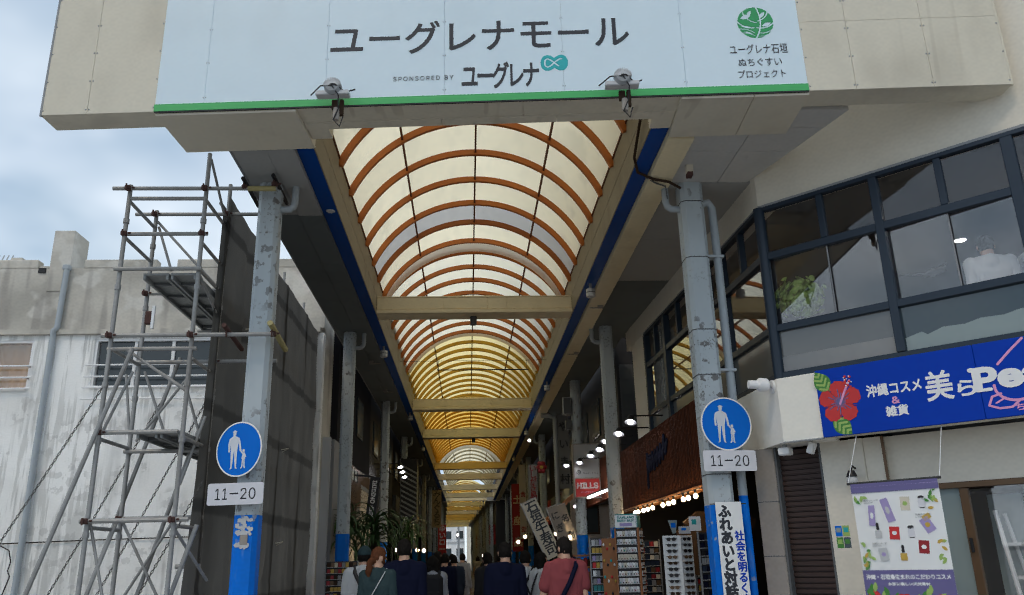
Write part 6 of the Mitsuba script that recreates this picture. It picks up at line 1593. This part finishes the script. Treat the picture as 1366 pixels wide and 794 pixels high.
    if style in ('pony', 'long'):
        d0 = -0.062 * h
        hairs += chain_solid([((0, d0 + 0.02 * h, -0.002 * h), 0.020 * h), ((0.004 * h, d0 - 0.012 * h, -0.03 * h), 0.022 * h), ((-0.008 * h, d0 - 0.012 * h, -0.09 * h), 0.024 * h), ((-0.018 * h, d0 + 0.0, -0.145 * h), 0.010 * h)], nseg)
    hm = finish(hairs, 0.012 if near else 0.08, 2)
    if near: hm.vertices += hm.vertex_normals * ((meshkit.fbm(hm.vertices * np.array([90, 90, 30]), 3, seed=3) - 0.5) * 0.022)[:, None]
    R4 = np.eye(4); R4[:2, :2] = [[ct, -st_], [st_, ct]]; R4[:3, 3] = hd
    hm.apply_transform(Mw @ R4); part(k, 'hair', hm, hair, True)
    if near:
        for s in (-1, 1):
            part(k, 'eye', MB().tm(trimesh.creation.icosphere(1, 0.0065 * h), Mw @ trimesh.transformations.translation_matrix(A([s * 0.018, 0.0485, 0.004]))), 'black', True)
        part(k, 'mouth', MB().box((-0.012 * h, -0.003, -0.002), (0.012 * h, 0.003, 0.002), Mw @ R4 @ trimesh.transformations.translation_matrix((0, 0.048 * h, -0.034 * h))), 'red_cloth')
    if cap:
        cm = finish([(m3.Manifold.sphere(1.0, 24).scale([0.054 * h, 0.064 * h, 0.072 * h]).translate([0, 0, 0.010 * h]) - m3.Manifold.cube([0.4, 0.4, 0.4], True).translate([0, 0, -0.2 + 0.012 * h])), m3.Manifold.cylinder(0.008 * h, 0.05 * h, 0.05 * h, 20).scale([1, 1.2, 1]).translate([0, 0.05 * h, 0.010 * h])], 0.02, 1)
        cm.apply_transform(Mw @ R4); part(k, 'cap', cm, cap, True)

    def strap(mat, w=0.022, side=1, nm='strap'):
        pts = [np.array([-side * 0.095 * h, 0.05 * h, 0.60 * h]), np.array([-side * 0.02 * h, 0.075 * h + g, 0.72 * h]), np.array([side * 0.055 * h, 0.05 * h + g, 0.825 * h]), np.array([side * 0.065 * h, 0.0, 0.858 * h + g]), np.array([side * 0.055 * h, -0.05 * h - g, 0.82 * h]),
               np.array([0.0, -0.07 * h - g, 0.72 * h]), np.array([-side * 0.06 * h, -0.068 * h - g, 0.62 * h]), np.array([-side * 0.11 * h, -0.02 * h, 0.55 * h]), np.array([-side * 0.115 * h, 0.03 * h, 0.57 * h])]
        m = MB().tube(np.array(pts) @ Mw[:3, :3].T + Mw[:3, 3], w, 6); part(k, nm, m, mat, 40)

    for e_ in extras:
        if e_[0] == 'strap': strap(e_[1], e_[2], e_[3])
        if e_[0] == 'backpack':
            kk = thing('backpack', e_[2], 'backpack')
            bm = trimesh.Trimesh(bevbox((-0.15, -0.20, -0.22), (0.15, -0.02, 0.22), 0.05).vertices, bevbox((-0.15, -0.20, -0.22), (0.15, -0.02, 0.22), 0.05).faces)
            MM = Mw @ trimesh.transformations.translation_matrix((0, -0.075 * h, 0.70 * h))
            part(kk, 'sack', MB().tm(bm, MM), e_[1]); part(kk, 'pocket', MB().box((-0.11, -0.235, -0.18), (0.11, -0.19, 0.0), MM, bev=0.02), e_[1])
            part(kk, 'badge', MB().box((-0.02, -0.2375, -0.10), (0.02, -0.2352, -0.06), MM), 'grey_light')
            for s in (-1, 1):
                part(kk, 'strap', MB().tube(np.array([[s * 0.055 * h, -0.085 * h, 0.80 * h], [s * 0.06 * h, -0.03 * h, 0.862 * h], [s * 0.06 * h, 0.05 * h, 0.83 * h], [s * 0.065 * h, 0.085 * h, 0.74 * h], [s * 0.085 * h, 0.05 * h, 0.63 * h]]) @ Mw[:3, :3].T + Mw[:3, 3], 0.022, 6), e_[1], 40)
        if e_[0] == 'bag':
            kk = thing('shoulder_bag', e_[2], 'bag')
            MM = Mw @ trimesh.transformations.translation_matrix((e_[3], -0.03, 0.545 * h)); part(kk, 'pouch', MB().box((-0.10, -0.07, -0.13), (0.10, 0.05, 0.10), MM, bev=0.03), e_[1]); part(kk, 'flap', MB().box((-0.104, -0.076, 0.0), (0.104, 0.054, 0.104), MM, bev=0.03), e_[1])
        if e_[0] == 'phone':
            kk = thing('phone', e_[2], 'phone'); wr = sg[-1]['wr'] * 0.0 + sg[-1]['wr']
            MM = Mw @ trimesh.transformations.translation_matrix(wr + np.array([0.02, 0.10, 0.03])); put(kk, MB().box((-0.036, -0.005, -0.07), (0.036, 0.005, 0.07), MM, bev=0.004), e_[1])
    return k


person(-1.27, 10.6, 1.68, -4, 'person in a white jacket and dark cap, leftmost of the crowd', 'white_cloth', 'denim', cap='teal_cloth', extras=(('strap', 'charcoal', 0.024, -1),), step=0.1)
person(-1.03, 9.95, 1.66, -10, 'woman with a brown ponytail and dark teal top wearing a thin white strap', 'teal_cloth', 'black_cloth', 'hair_brown', style='pony', female=True, head_turn=-42, extras=(('strap', 'white_cloth', 0.006, 1),), step=-0.1)
person(-0.74, 10.0, 1.745, 2, 'man with short dark hair in a plain dark navy shirt seen from behind', 'navy_cloth', 'black_cloth', step=0.14, head_turn=-4)
person(-0.50, 12.3, 1.56, 0, 'person with dark bobbed hair and pale shirt carrying a black backpack', 'grey_cloth', 'black_cloth', style='bob', female=True, extras=(('backpack', 'black_cloth', 'black backpack with a small pale badge on the person with bobbed hair'),), step=0.12)
person(0.45, 10.4, 1.69, 3, 'man in a dark navy jacket seen from behind right of the street centre', 'navy_cloth', 'denim', step=0.12)
person(0.80, 12.0, 1.60, -10, 'person in a white shirt with dark dungaree straps beside the navy jacket man', 'white_cloth', 'black_cloth', sleeve='short', extras=(('strap', 'black_cloth', 0.02, 1), ('strap', 'black_cloth', 0.02, -1)), step=0.1)
person(0.98, 11.7, 1.57, -70, 'person in a white shirt with a dark sling standing sideways beside the tilted flag', 'white_cloth', 'teal_cloth', sleeve='short', pose='bag', style='bob', extras=(('strap', 'charcoal', 0.014, 1),), step=0.05)
person(1.08, 9.55, 1.715, 14, 'man in a dusty red short sleeved shirt with a dark shoulder strap at the right', 'red_cloth', 'denim', sleeve='short', pose='phone', head_turn=22, extras=(('strap', 'navy_cloth', 0.026, 1), ('bag', 'navy_cloth', 'dark navy shoulder bag hanging at the red shirted man\'s left hip', -0.19), ('phone', 'black', 'dark phone held up by the man in the red shirt')), step=0.1)
person(1.30, 11.2, 1.60, 30, 'person in dark clothes with a pale collar partly hidden behind the red shirted man', 'black_cloth', 'black_cloth', step=0.0)
person(0.31, 13.6, 1.60, 20, 'woman in a long dark green skirt and black top right of the street centre', 'black_cloth', 'teal_cloth', style='long', female=True, skirt=True, step=0.0)
cl = ['navy_cloth', 'black_cloth', 'grey_cloth', 'white_cloth', 'denim', 'teal_cloth', 'charcoal']
far_people = [(-0.42, 15.5, 1.62, 'navy_cloth', 'far visitor in navy just beyond the backpack, left of the street centre'), (-0.62, 17.0, 1.66, 'black_cloth', 'far visitor in black beyond the navy man'), (-0.30, 18.5, 1.60, 'denim', 'far visitor in a denim top near the left of the street'),
              (-0.70, 20.5, 1.70, 'navy_cloth', 'far visitor in navy farther along the left side'), (-0.15, 22.5, 1.66, 'grey_cloth', 'far visitor in a grey top standing near the street centre'), (-0.85, 24.0, 1.62, 'black_cloth', 'far visitor in black near the left pillars'),
              (-0.50, 27.0, 1.68, 'navy_cloth', 'far visitor in navy in the middle of the left crowd'), (-1.05, 29.0, 1.64, 'denim', 'far visitor in denim at the left edge of the far crowd'), 
              (0.75, 20.0, 1.60, 'charcoal', 'far visitor in charcoal beside the right shops'), (0.95, 24.0, 1.58, 'grey_cloth', 'far visitor in a grey top beside the right shops'), (0.62, 27.0, 1.64, 'black_cloth', 'far visitor in black beyond the long skirted woman'), (-0.6, 36.0, 1.68, 'white_cloth', 'distant visitor in a white top on the left'),
              (-0.75, 33.0, 1.65, 'navy_cloth', 'distant visitor in navy on the left'), (0.5, 44.0, 1.65, 'grey_cloth', 'distant visitor in grey on the right'), (-0.8, 46.0, 1.65, 'black_cloth', 'distant visitor in black on the left'), (-0.3, 55.0, 1.65, 'charcoal', 'most distant visitor in charcoal near the street centre')]
for i, (x, y, H, c, l) in enumerate(far_people):
    person(x, y, H, rng.uniform(-30, 30) + (180 if i % 4 == 3 else 0), l, c, cl[(i * 2 + 1) % 7], near=False, sleeve='short' if i % 2 else 'long', style=['short', 'bob', 'short', 'long'][i % 4], group='visitors in the distance')
# the guest upstairs
gp = P3(FB, 2.20, 0, -0.42)
GZ0, GZ = GZ, 3.44 - 0.42
person(gp[0], gp[1], 1.66, -20, 'guest in a pale shirt seen from behind through the upstairs window', 'white_cloth', 'denim', hair='hair_black', step=0.0)
GZ = GZ0
